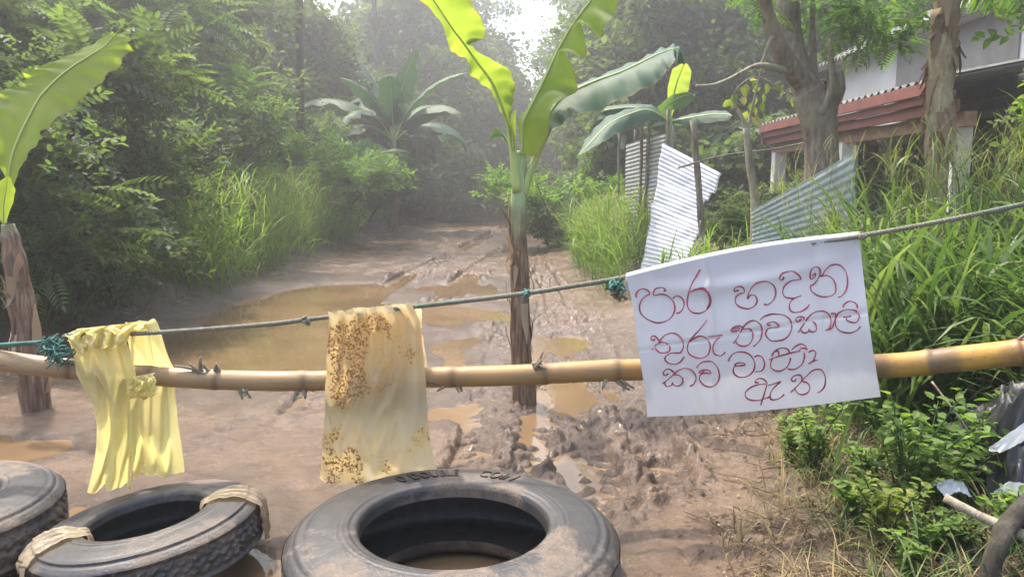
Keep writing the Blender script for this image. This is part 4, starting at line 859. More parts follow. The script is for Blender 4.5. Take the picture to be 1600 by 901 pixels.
hpart('eave_board', 'dark_wood', lambda m: m.box(W0(6.93, 12.2, 4.04), (.04, 12.8, .1)))
# verandah lean-to with stepped red boards
hpart('verandah_roof', 'roof', lambda m: sheetroof(m, 4.72, 2.58, 7.2, 3.05, 8.1, 14.25))
for k, (dx, z, h) in enumerate([(0, 2.49, .13), (.05, 2.37, .09), (.1, 2.26, .12)]):
    hpart('fascia_board', 'red_paint', lambda m: (m.box(W0(4.7 + dx, 11.2, z), (.05, 6.1, h)), m.box(W0(5.95, 14.25 - dx, z), (2.5, .05, h))))
hpart('verandah_beam', 'terracotta', lambda m: m.box(W0(4.98, 11.2, 2.12), (.14, 6.0, .16)))
for y in (14.0, 11.2, 8.4): hpart('verandah_post', 'plaster', lambda m: m.box(W0(4.98, y, 1.2), (.2, .2, 1.7)))
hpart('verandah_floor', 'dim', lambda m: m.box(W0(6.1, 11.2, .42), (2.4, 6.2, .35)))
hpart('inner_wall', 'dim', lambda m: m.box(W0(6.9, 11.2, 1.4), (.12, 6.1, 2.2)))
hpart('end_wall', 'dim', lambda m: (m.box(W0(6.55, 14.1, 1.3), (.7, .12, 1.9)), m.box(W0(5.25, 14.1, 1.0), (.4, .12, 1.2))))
def win(y):
    fr = hpart('window', 'dark_wood', lambda m: (m.box(W0(6.82, y, 1.55), (.05, 1.2, .07)), m.box(W0(6.82, y, 1.0), (.05, 1.2, .07)), m.box(W0(6.82, y, 2.1), (.05, 1.2, .07)), *[m.box(W0(6.822, y + o, 1.55), (.045, .06, 1.17)) for o in (-.6, -.3, 0, .3, .6)]))
    hpart('pane', 'glass_dark', lambda m: m.box(W0(6.835, y, 1.55), (.01, 1.18, 1.1)), fr)
win(12.6); win(9.6)
hpart('door', 'dark_wood', lambda m: m.box(W0(6.83, 11.0, 1.4), (.05, .85, 1.95)))
# shed roof and low wall left of the house
shed = empty('shed', (6.6, 17.2, gz(6.6, 17.2)), 'low dark shed with sloping sheet roof left of the white house', 'shed')
mb = MB(); mb.box((.3, 0, .9), (2.2, 1.8, 1.9)); mb.build('wall', M['dark_wood'], shed, False)
mb = MB(); V = []; yy = np.linspace(-1.3, 1.3, 80); t = np.linspace(0, 1, 6)
V = np.stack([np.broadcast_to((-1.3 + 3.0 * t)[:, None], (6, 80)), np.broadcast_to(yy[None], (6, 80)), (1.95 + .65 * t)[:, None] + .025 * np.sin(yy * 40)[None]], -1); mb.add(V.reshape(-1, 3), grid_faces(6, 80)); mb.add(V.reshape(-1, 3) - [0, 0, .03], grid_faces(6, 80)[:, ::-1]); mb.build('roof', M['roof'], shed)
# ------------------------------------------------------------------ trees on the right
TY = 7.0
ft = empty('frangipani_tree', (0, 0, 0), 'thick stemmed tree with cut stumps standing in front of the verandah', 'tree')
tb = at(1283, 300, TY); base = np.array([tb[0], TY, gz(tb[0], TY) - .1]); A = lambda px, py, dy=0: at(px, py, TY + dy)
mb = MB(); S_ = lambda pts, r, k=16: mb.tube(spl(pts, k), np.interp(np.linspace(0, 1, k), np.linspace(0, 1, len(r)), r), 10, jit=.1)
S_([base, A(1284, 260), A(1281, 205), A(1276, 170), A(1262, 140)], [.17, .15, .155, .18, .15], 20); mb.build('trunk', M['bark'], ft)
def limb(pts, r, mat='bark', name='limb'):
    global mb
    mb = MB(); S_(pts, r); mb.build(name, M[mat], ft)
limb([A(1280, 205), A(1272, 170), A(1258, 135), A(1235, 105, -.1), A(1216, 70, -.2), A(1200, 25, -.3), A(1188, -40, -.4)], [.1, .12, .1, .09, .075, .06, .05])
limb([A(1274, 180), A(1262, 145), A(1247, 110, .1), A(1235, 60, .2), A(1231, 10, .2), A(1226, -60, .3)], [.1, .125, .12, .11, .1, .08])
limb([A(1280, 215), A(1280, 185), A(1294, 158), A(1306, 135, -.1), A(1304, 112, -.1)], [.11, .125, .11, .085, .07], 'bark', 'stump')
limb([A(1284, 160), A(1288, 140), A(1287, 128)], [.09, .07, .06], 'dark_bark', 'stump')
limb([A(1270, 150), A(1271, 100, .1), A(1269, 40, .2), A(1272, -40, .3)], [.045, .035, .028, .022])
limb([A(1282, 178, -.15), A(1296, 150, -.2), A(1300, 110, -.2), A(1296, 60, -.2)], [.04, .035, .025, .015])
limb([A(1232, 112, -.1), A(1205, 105, -.3), A(1180, 103, -.5), A(1150, 118, -.6), A(1118, 132, -.7), A(1088, 134, -.8)], [.035, .03, .02, .014, .012, .01], 'pale_bark', 'dead_branch')
limb([A(1216, 70, -.2), A(1206, 60, -.3), A(1192, 95, -.3), A(1178, 112, -.3)], [.03, .02, .014, .008], 'bark', 'twig')
cr = MB()
def spray(center, n, R_, tm, size, z=.6):
    P = np.array(center) + rng.normal(0, R_, (n, 3)) * np.array([1, 1, z]); scatter(cr, tm[0], tm[1], P, frames(rng.normal(0, 1, (n, 3)) * np.array([1, 1, .5]) + [0, 0, -.1]), size * rng.uniform(.6, 1.2, n), np.clip(.5 + rng.normal(0, .2, n), 0, 1), tm[2])
for px, py, dy in ((1310, 5, .3), (1312, 52, .2), (1350, 10, .3), (1390, 25, .4), (1345, 45, .3), (1330, -25, .3), (1420, 0, .5), (1195, -20, 0), (1400, 60, .6)):
    spray(A(px, py, dy), 22, .14, T_PINF, .3)
for px, py in ((1240, 5), (1410, 40)): spray(A(px, py, .2), 10, .12, T_TWIG, .3)
cr.build('crown', M['light_leaf'], ft)
# thin sapling with round yellowish leaves
sg = empty('thin_sapling', (0, 0, 0), 'thin pale stemmed sapling with a few round yellowish leaves', 'sapling')
SY = 7.4; sb_ = at(1178, 330, SY); B = lambda px, py, dy=0: at(px, py, SY + dy)
mb = MB(); mb.tube(spl([(sb_[0], SY, gz(sb_[0], SY) - .1), B(1180, 330), B(1172, 260), B(1166, 200)], 18), np.linspace(.05, .032, 18), 9, jit=.12)
mb.tube(spl([B(1167, 205), B(1160, 185), B(1152, 172)], 7), np.linspace(.024, .018, 7), 7); mb.tube(spl([B(1167, 205), B(1171, 190), B(1173, 178), B(1180, 150, -.1), B(1190, 105, -.2)], 10), np.linspace(.024, .006, 10), 7)
mb.tube(spl([B(1152, 172), B(1146, 150), B(1160, 130, -.1), B(1185, 120, -.1), B(1220, 138, -.2), B(1240, 150, -.2)], 14), np.linspace(.008, .004, 14), 5)
mb.build('stem', M['pale_bark'], sg)
mb = MB()
for px, py in [(1142, 160), (1150, 150), (1158, 142), (1166, 136), (1175, 132), (1184, 130), (1146, 172), (1160, 156), (1180, 140), (1172, 165), (1180, 172), (1188, 165), (1184, 185), (1176, 188), (1168, 178), (1190, 178), (1200, 135), (1212, 138), (1222, 142), (1232, 148), (1238, 155), (1180, 155), (1150, 163), (1192, 150)]:
    d = rng.normal(0, .5, 3) + np.array([0, 0, -1]); v, f = one_leaf(B(px, py - 5, rng.normal(0, .08)), d, rng.normal(0, .5, 3) + np.array([0, -1, .3]), .11, .075); mb.add(v, f, rng.random())
mb.build('foliage', M['yellow_leaf'], sg)
# fibrous palm trunk
PY_ = 6.2; pm = empty('areca_palm', (0, 0, 0), 'ragged fibrous palm trunk rising out of the tall grass on the right', 'palm tree')
C_ = lambda px, py, dy=0: at(px, py, PY_ + dy); pb = C_(1466, 300)
mb = MB(); r = np.interp(np.linspace(0, 1, 40), [0, .3, .5, .62, .72, .85, 1], [.085, .09, .1, .115, .085, .105, .1]); mb.tube(spl([(pb[0], PY_, gz(pb[0], PY_) - .1), C_(1464, 260), C_(1466, 190), C_(1471, 120), C_(1475, 60), C_(1482, 0), C_(1488, -70)], 40), r, 12, jit=.25); mb.build('trunk', M['palm_bark'], pm)
mb = MB()
for i in range(46):
    t = rng.random(); py = 215 - 230 * t; px = 1466 + 16 * t; a = rng.uniform(0, 6.28); d = np.array([math.cos(a), math.sin(a), 0]); q0 = C_(px, py) + d * .095; L = rng.uniform(.08, .3)
    q = spl([q0, q0 + d * .02 + [0, 0, -L * .4], q0 + d * rng.uniform(.02, .09) + [0, 0, -L]], 6); sdv = np.array([-d[1], d[0], 0]); ww = np.linspace(rng.uniform(.03, .08), .01, 6)[:, None]
    mb.add(np.stack([q - sdv * ww, q + d * .01, q + sdv * ww], 1).reshape(-1, 3), grid_faces(6, 3), rng.random())
mb.build('leaf_sheath', M['sheath'], pm)
for i in range(11):
    mb = MB(); frond(mb, C_(1486, -30), i * 2.4 + .4, 2.3, .3 + .9 * i / 11, 1.3, 300 + i); mb.build('frond', M['light_leaf'], pm)
# bright leafy tree at the right border
RT = plant('broadleaf_tree', 41, 'bright green leafy tree at the upper right edge of the picture', 'tree', 3.3, .05, 1.0, 16, 5, T_TWIG, .32, .2, 'weed', 'bark', loc=(5.45, 5.9, .3), t0=.35, rise=.4, sub=4, tint0=.6)
# ------------------------------------------------------------------ barrier: bamboo pole
BPX = [(-420, 520, 2.62), (-60, 545, 2.75), (0, 563, 2.8), (150, 580, 2.86), (320, 592, 2.9), (470, 595, 2.9), (640, 590, 2.9), (800, 586, 2.9), (960, 578, 2.88), (1120, 576, 2.87), (1370, 572, 2.84), (1500, 560, 2.74), (1600, 549, 2.66), (1680, 538, 2.6), (2100, 500, 2.4)]
bpath = spl([at(*p) for p in BPX], 400); btop = empty('bamboo_pole', bpath[200], 'long yellow bamboo pole laid across the road as a barrier', 'bamboo pole')
wpx = np.interp(np.linspace(0, 1, 400), np.linspace(0, 1, 15), [34, 34, 35, 33, 33, 34, 34, 35, 36, 38, 41, 43, 44, 45, 46]); Yd = bpath[:, 1]
r = .5 * wpx / F * Yd * .95
nodes_px = [105, 232, 338, 472, 700, 845, 958, 1130, 1300, 1452, 1590]
ipx = np.array([800 + F * p[0] / (p[1] * math.cos(PITCH) - (p[2] - CAMZ) * math.sin(PITCH)) for p in bpath])
nd = np.zeros(400)
for q in nodes_px:
    k = np.argmin(abs(ipx - q)); dd = np.arange(400) - k; r = r * (1 + .07 * np.exp(-(dd / 1.6) ** 2) - .03 * np.exp(-((dd - 2.5) / 1.2) ** 2)); nd += .75 * np.exp(-((dd - .8) / .9) ** 2) + .25 * np.exp(-(dd / 6.0) ** 2)
for a_, b_ in ((1452, 1500), (1360, 1392)): nd += .85 * sstep(a_ - 3, a_ + 3, ipx) * sstep(b_ + 10, b_ - 14, ipx + 10 * fbm(ipx * .2, ipx * 0, 5, 2))
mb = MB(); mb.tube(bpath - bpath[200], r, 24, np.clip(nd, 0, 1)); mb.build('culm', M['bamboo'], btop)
def stub(px, below, L=.07, seed=0):
    rg = np.random.default_rng(seed); k = np.argmin(abs(ipx - px)); c = bpath[k] - bpath[200]; rr = r[k]; mb = MB()
    for i in range(4):
        a = rg.uniform(-.9, .9); s = -1 if below else 1; d = unit(np.array([rg.normal(0, .6), -.5 + .3 * a, s * (.75 + .2 * a)])); e = unit(d + rg.normal(0, .7, 3) * np.array([1.4, .3, .6])); q = c + d * rr * .9; l = L * rg.uniform(.3, .85)
        mb.tube(spl([q, q + d * l * .3, q + d * l * .3 + e * l * .8], 6), np.linspace(rg.uniform(.007, .014), .004, 6), 6, rg.random())
    mb.build('branch_stub', M['bark'], btop)
for i, (px, bl, L) in enumerate([(322, False, .11), (335, False, .07), (845, False, .09), (1585, False, .12), (385, True, .05), (472, True, .06), (706, True, .08), (1300, True, .06), (957, True, .09), (108, False, .07)]): stub(px, bl, L, 40 + i)
# ------------------------------------------------------------------ rope
RP = [(-420, 520, 2.7), (-60, 548, 2.78), (0, 540, 2.8), (95, 533, 2.82), (110, 524, 2.82), (230, 520, 2.84), (400, 508, 2.86), (480, 499, 2.86), (640, 480, 2.86), (760, 466, 2.86), (830, 457, 2.86), (900, 446, 2.86), (976, 433, 2.84), (1080, 409, 2.83), (1200, 391, 2.82), (1342, 369, 2.8), (1480, 344, 2.76), (1600, 319, 2.72), (1690, 300, 2.68), (2100, 215, 2.5)]
rp = spl([at(*p) for p in RP], 900); T = unit(np.gradient(rp, axis=0)); N1 = unit(np.cross(T, [0, 1, 0])); N2 = np.cross(T, N1); L_ = np.concatenate([[0], np.cumsum(np.linalg.norm(np.diff(rp, axis=0), axis=1))])
rope = empty('rope', (0, 0, 0), 'green grey twisted rope strung across the road above the bamboo pole', 'rope')
for k in range(3):
    a = L_ / .035 * 6.283 + k * 2.094; mb = MB(); mb.tube(rp + .0048 * (np.cos(a)[:, None] * N1 + np.sin(a)[:, None] * N2), .0056, 6); mb.build('strand', M['rope'], rope)
def knot(p, R_, n, mat, seed):
    rg = np.random.default_rng(seed); mb = MB()
    for i in range(n):
        v = np.cumsum(rg.normal(0, R_ * .7, (7, 3)), 0); v -= v.mean(0); v = v * R_ / max(.001, np.abs(v).max()); mb.tube(spl(np.asarray(p) + v, 22), .0032 if n > 8 else .006, 5, rg.random())
    mb.build('knot', M[mat], rope)
knot(at(478, 500, 2.85), .016, 6, 'rope', 1); knot(at(962, 446, 2.83), .035, 8, 'teal_rope', 2); knot(at(966, 458, 2.83), .03, 6, 'rope', 3); knot(at(1346, 369, 2.79), .012, 6, 'rope', 4)
knot(at(82, 540, 2.8), .042, 16, 'teal_rope', 5); knot(at(93, 556, 2.78), .045, 14, 'teal_rope', 6); knot(at(822, 458, 2.86), .014, 6, 'teal_rope', 7)
mb = MB(); mb.tube(rp[(ipx[0] * 0 + np.arange(900) < 160)][:, :] + [0, -.004, .004], .008, 6); mb.build('teal_wrap', M['teal_rope'], rope)
# ------------------------------------------------------------------ white cloth with the hand written notice
Q = [(979, 432), (1343, 367), (1376, 621), (1011, 651)]
def sign_px(u, v):
    top = np.stack([Q[0][0] + (Q[1][0] - Q[0][0]) * u, Q[0][1] + (Q[1][1] - Q[0][1]) * u - 9 * np.sin(np.pi * u) * (1 - v)], -1)
    bot = np.stack([Q[3][0] + (Q[2][0] - Q[3][0]) * u, Q[3][1] + (Q[2][1] - Q[3][1]) * u + 5 * np.sin(np.pi * u * 1.1)], -1)
    p = top * (1 - v)[..., None] + bot * v[..., None]; p[..., 0] += 3 * np.sin(v * np.pi) * (1 - 2 * u) + 1.2 * np.sin(v * 9) * (u < .02); return p
def sign_pt(u, v, lift=0.0):
    p = sign_px(u, v)
    y = 2.80 - (.07 + .05 * u) * sstep(0, .72, v) - .012 * np.sin(v * np.pi) + .008 * np.sin(u * 14 + v * 2) * v + .01 * fbm(u * 3, v * 2.2, 3, 3)
    y = y - .014 * np.exp(-((v - .1 - .10 * np.sin(np.pi * u)) / .05) ** 2) * np.sin(np.pi * np.clip(u * 1.02, 0, 1)) + .012 * np.exp(-(((u - .12) - .1 * v) / .03) ** 2) - .010 * np.exp(-(((u - .34) + .03 * v) / .01) ** 2) + .008 * np.exp(-((v - .52 + .05 * u) / .008) ** 2) + .006 * np.exp(-(((u - .80) - .02 * v) / .012) ** 2)
    y = y - .03 * np.clip(v - .85, 0, 1) * np.clip(u - .9, 0, 1) * 60 * .1
    d = np.stack([(p[..., 0] - 800) / F, math.cos(PITCH) - (p[..., 1] - 450.5) / F * math.sin(PITCH), -math.sin(PITCH) - (p[..., 1] - 450.5) / F * math.cos(PITCH)], -1)
    P = np.array([0, 0, CAMZ]) + d * (y / d[..., 1])[..., None]
    return P + np.array([-.08, -1, .12]) * lift
U_, V_ = np.meshgrid(np.linspace(0, 1, 90), np.linspace(0, 1, 64)); P = sign_pt(U_, V_)
sgn = MB(); sgn.add(P.reshape(-1, 3), grid_faces(64, 90))
# hem folded back over the rope
Ph = P[0]; b1_ = Ph + [0, .012, .012]; b2_ = Ph + [0, .028, .0]; b3_ = Ph + [0, .03, -.06]; sgn.add(np.stack([Ph, b1_, b2_, b3_], 0).reshape(-1, 3), grid_faces(4, 90))
sign = tag(sgn.build('notice_cloth', M['cloth']), 'white cloth with red hand written lettering hung over the rope', 'sign')
ORI = {'A': (980, 400), 'B': (1140, 400), 'C': (1000, 490), 'D': (1160, 460), 'E': (1120, 530)}
STK = [('A', [(115, 490), (100, 470), (110, 430), (140, 395), (190, 383), (240, 400), (268, 440), (215, 470), (165, 520), (140, 590), (150, 660), (200, 715), (280, 765), (370, 785), (440, 770), (510, 725), (550, 660), (560, 590), (535, 520), (490, 475), (430, 450), (370, 448), (315, 460), (305, 440), (320, 395), (360, 368), (410, 368), (440, 385), (445, 408), (420, 405)]),
('A', [(535, 500), (560, 470), (600, 465), (640, 490), (668, 545), (655, 610), (620, 655), (575, 672)]),
('A', [(858, 145), (810, 230), (765, 310), (735, 385), (712, 470), (705, 550), (715, 610), (750, 650), (800, 670), (860, 665), (920, 640), (965, 590), (980, 520), (965, 450), (930, 395), (880, 372), (820, 378), (770, 400), (740, 435)]),
('A', [(750, 418), (800, 398), (860, 388), (915, 402), (955, 450), (965, 520), (950, 590), (930, 625)]),
('B', [(85, 400), (100, 395), (95, 412), (65, 415), (50, 405), (65, 370), (110, 355), (155, 365), (175, 400), (165, 430), (120, 440), (80, 470), (65, 520), (80, 565), (130, 600), (200, 615), (260, 605), (305, 570), (322, 520), (305, 470), (265, 452), (230, 465), (208, 500), (215, 450), (250, 380), (310, 320), (380, 295), (450, 300), (510, 340), (540, 410), (530, 480), (490, 540), (440, 570), (395, 560)]),
('B', [(620, 240), (635, 260), (610, 280), (585, 265), (590, 235), (630, 195), (700, 175), (760, 185), (810, 225), (838, 272), (770, 275), (690, 305), (640, 350), (620, 410), (635, 465), (680, 490), (740, 492), (800, 478), (845, 458)]),
('B', [(760, 492), (715, 530), (695, 590), (710, 635), (760, 660), (820, 655), (880, 625), (920, 590), (938, 558)]),
('B', [(965, 240), (985, 215), (1005, 205), (1000, 240), (970, 265), (945, 255), (945, 200), (970, 145), (1020, 122), (1055, 150), (1060, 200), (1050, 240), (1020, 290), (980, 335), (945, 352), (960, 405), (1010, 455), (1090, 478), (1160, 475), (1220, 450), (1248, 390), (1235, 310), (1190, 250), (1130, 225), (1060, 238), (1090, 220), (1120, 165), (1170, 115), (1240, 92), (1310, 115), (1360, 180), (1382, 270), (1375, 370), (1340, 440), (1300, 478), (1270, 482)]),
('C', [(165, 290), (175, 300), (155, 310), (130, 300), (130, 270), (165, 257), (200, 280), (225, 335), (180, 370), (135, 432)]),
('C', [(180, 380), (190, 420), (240, 455), (300, 460), (345, 430), (345, 380), (310, 345), (260, 330), (220, 340), (250, 290), (310, 240), (380, 222), (450, 250), (500, 310), (512, 380), (490, 440), (460, 460), (380, 458), (320, 480), (290, 520), (310, 565), (370, 590), (430, 588), (480, 555), (520, 500)]),
('C', [(795, 65), (720, 160), (640, 250), (575, 330), (552, 400), (565, 450), (610, 495), (680, 518), (750, 510), (805, 465), (825, 395), (805, 320), (760, 275), (700, 262), (640, 285), (580, 330)]),
('C', [(795, 272), (880, 262), (975, 250), (920, 280), (870, 340), (850, 400), (865, 460), (910, 490), (960, 488), (1010, 445)]),
('C', [(1140, 190), (1110, 200), (1080, 210), (1070, 185), (1100, 150), (1160, 140), (1205, 165), (1180, 210), (1130, 300), (1090, 352)]),
('C', [(1120, 310), (1140, 355), (1200, 380), (1270, 365), (1315, 310), (1325, 240), (1300, 185), (1250, 168), (1205, 175), (1240, 120), (1310, 78), (1370, 85), (1420, 140), (1430, 220), (1410, 300), (1370, 350), (1320, 385)]),
('C', [(1080, 190), (1110, 165), (1160, 160), (1165, 185), (1120, 205), (1085, 205)]), ('C', [(1200, 160), (1260, 100), (1330, 75)]),
('C', [(330, 690), (310, 720), (280, 715), (272, 690), (300, 655), (350, 650), (400, 690), (385, 720), (310, 780), (255, 822)]),
('C', [(290, 800), (300, 840), (340, 855), (375, 830), (378, 800), (385, 830), (430, 848), (480, 835), (505, 790), (495, 750), (450, 715), (400, 710), (440, 670), (510, 640), (580, 645), (630, 685), (655, 740), (645, 800), (610, 840), (575, 850)]),
('C', [(320, 690), (330, 715), (305, 710)]),
('C', [(660, 640), (685, 600), (730, 565), (790, 552), (850, 565), (900, 620), (930, 690), (925, 770), (890, 830), (830, 858), (760, 845), (710, 800), (695, 750), (715, 710), (760, 695), (830, 698), (820, 670), (770, 655), (710, 665), (690, 688), (720, 695), (755, 675)]),
('C', [(1035, 560), (1055, 510), (1100, 465), (1170, 445), (1250, 455), (1310, 500), (1345, 570), (1340, 640), (1305, 700), (1240, 740), (1170, 745), (1115, 715), (1092, 670), (1105, 620), (1150, 605), (1215, 605), (1230, 590), (1190, 570), (1130, 580), (1105, 610)]),
('C', [(1335, 510), (1380, 490), (1430, 505), (1458, 570), (1450, 640), (1410, 675), (1340, 685)]),
('D', [(205, 305), (240, 265), (300, 238), (380, 227), (460, 235), (530, 265), (570, 320), (578, 390), (555, 460), (500, 520), (420, 545), (340, 540), (285, 500), (270, 450), (295, 405), (350, 385), (425, 385), (415, 350), (375, 320), (320, 325), (285, 350), (310, 362), (335, 345)]),
('D', [(655, 300), (690, 285), (680, 310), (645, 320), (622, 300), (640, 265), (690, 257), (725, 275), (715, 300)]),
('D', [(645, 455), (690, 390), (760, 285), (830, 215), (900, 190), (970, 200), (1020, 240), (1042, 310), (1030, 370), (1010, 410), (970, 420)]),
('D', [(680, 400), (700, 440), (740, 445), (775, 430), (775, 400), (790, 430), (830, 440), (865, 415), (868, 370), (840, 325), (780, 300)]),
('D', [(1030, 225), (1085, 222), (1090, 250), (1080, 310), (1060, 370), (1030, 410), (975, 420)]),
('D', [(1170, 270), (1230, 262), (1280, 255)]), ('D', [(1215, 265), (1225, 300), (1270, 325), (1330, 325), (1365, 290), (1365, 230), (1320, 185), (1250, 175), (1170, 190), (1110, 235), (1085, 310), (1100, 380), (1150, 430), (1230, 450), (1310, 435), (1360, 400), (1385, 365)]),
('D', [(1175, 160), (1195, 110), (1250, 80), (1310, 88), (1345, 130), (1335, 160)]),
('E', [(595, 240), (700, 205), (860, 160), (1000, 135)]), ('E', [(640, 210), (665, 150), (720, 110), (780, 98), (830, 115), (860, 160)]), ('E', [(665, 150), (690, 140), (725, 145), (720, 190)]),
('E', [(650, 220), (628, 280), (640, 340), (700, 372), (770, 360), (830, 310), (860, 240), (865, 215)]), ('E', [(870, 130), (920, 80), (985, 55), (1035, 70), (1060, 130)]), ('E', [(960, 130), (985, 105), (1035, 105), (1060, 125)]),
('E', [(1020, 140), (1028, 210), (1000, 290), (940, 340), (870, 352), (825, 340)]), ('E', [(1065, 155), (1110, 130), (1150, 135), (1158, 175), (1130, 250), (1065, 290)]), ('E', [(1110, 265), (1185, 235)]),
('E', [(480, 490), (490, 505), (460, 510), (450, 490), (475, 460), (530, 455), (575, 485), (585, 530), (560, 620), (535, 700), (512, 778)]),
('E', [(580, 515), (500, 525), (420, 550), (355, 595), (330, 645), (350, 690), (410, 712), (480, 712), (560, 695), (620, 670)]),
('E', [(590, 540), (670, 520), (755, 490), (690, 540), (640, 600), (620, 660), (640, 705), (700, 705), (750, 680), (795, 635)]),
('E', [(915, 460), (930, 470), (900, 490), (872, 475), (890, 435), (940, 415), (985, 425), (1000, 480), (930, 550), (860, 630)]),
('E', [(910, 570), (935, 620), (990, 650), (1050, 635), (1088, 590), (1080, 530), (1045, 500), (1000, 490), (1050, 430), (1110, 370), (1180, 347), (1240, 370), (1270, 440), (1270, 520), (1240, 590), (1170, 630)])]
gu = np.linspace(0, 1, 241); gv = np.linspace(0, 1, 161); GU, GV = np.meshgrid(gu, gv); GP = sign_px(GU, GV)
ink = MB()
for o_, pts in STK:
    ox, oy = ORI[o_]; s = spl([(ox + x / 7.51, oy + y / 7.51, 0) for x, y in pts], len(pts) * 5)[:, :2]
    u, v = [], []
    for q in s:
        k = np.argmin(((GP - q) ** 2).sum(-1)); i, j = divmod(k, 241); u.append(gu[j]); v.append(gv[i])
    u, v = np.array(u), np.array(v); ker = np.ones(5) / 5; pad = lambda a: np.convolve(np.pad(a, 2, 'edge'), ker, 'valid'); c = sign_pt(pad(u), pad(v), .0022)
    t = unit(np.gradient(c, axis=0) + 1e-9); sd = unit(np.cross(t, [0.05, 1, -.1])); wd = (.0023 + .0007 * np.sin(np.arange(len(c)) * .33 + len(pts)) + .0004 * rng.random(len(c)))[:, None]
    ink.add(np.stack([c - sd * wd, c + sd * wd], 1).reshape(-1, 3), grid_faces(len(c), 2))
ink.build('lettering', M['ink'], sign)
# ------------------------------------------------------------------ plastic sheets over the barrier
def sheet(name, rows, mat, label, cat, group=None, pleats=5, amp=.02, seed=0, parent=None, nu=70, nv=110, ragged=5, crump=.02):
    """rows: (v, left px, right px, y px left, y px right, depth)"""
    rows = np.array(rows, float); v = np.linspace(0, 1, nv); I = lambda c: np.interp(v, np.linspace(0, 1, len(rows)), rows[:, c])
    I = lambda c: spl(np.column_stack([rows[:, c], rows[:, c] * 0, rows[:, c] * 0]), nv)[:, 0]
    u = np.linspace(0, 1, nu); U, Vv = np.meshgrid(u, v)
    rag = ragged * fbm(v * 9, v * 0 + seed, seed, 3); rag2 = ragged * fbm(v * 9, v * 0 + seed + 5, seed + 2, 3)
    lx, rx = I(0) + rag, I(1) + rag2; wob = .03 * np.sin(U * 17 + Vv * 6 + seed)
    px = lx[:, None] + (rx - lx)[:, None] * (U + .02 * np.sin(U * pleats * 6.283 + seed) * .6); py = I(2)[:, None] + (I(3) - I(2))[:, None] * U
    py = py + (Vv > .93) * (Vv - .93) / .07 * 9 * fbm(U * 7, U * 0 + seed, seed + 8, 4)
    ph = U * pleats * 6.283 + 5.5 * fbm(Vv * 2.2, U * 1.6, seed + 4, 3) + seed
    A_ = amp * (0.35 + .65 * sstep(0, .35, Vv)); yy = I(4)[:, None] + A_ * np.sin(ph) * (0.7 + .5 * fbm(U * 3, Vv * 3, seed + 6, 2)) + crump * .45 * fbm(U * 16, Vv * 9, seed + 1, 4) + crump * 1.3 * np.abs(fbm(U * 5 + 3, Vv * 4 + U * 3, seed + 21, 3)) - crump * .5 * np.abs(fbm(U * 13, Vv * 20 - U * 8, seed + 25, 2))
    d = np.stack([(px - 800) / F, math.cos(PITCH) - (py - 450.5) / F * math.sin(PITCH), -math.sin(PITCH) - (py - 450.5) / F * math.cos(PITCH)], -1)
    P = np.array([0, 0, CAMZ]) + d * (yy / d[..., 1])[..., None]
    mb = MB(); mb.add(P.reshape(-1, 3), grid_faces(nv, nu), .5, np.stack([U, np.clip(Vv, .001, 1)], -1).reshape(-1, 2))
    o = mb.build(name, M[mat], parent)
    return tag(o, label, cat, group) if label else o
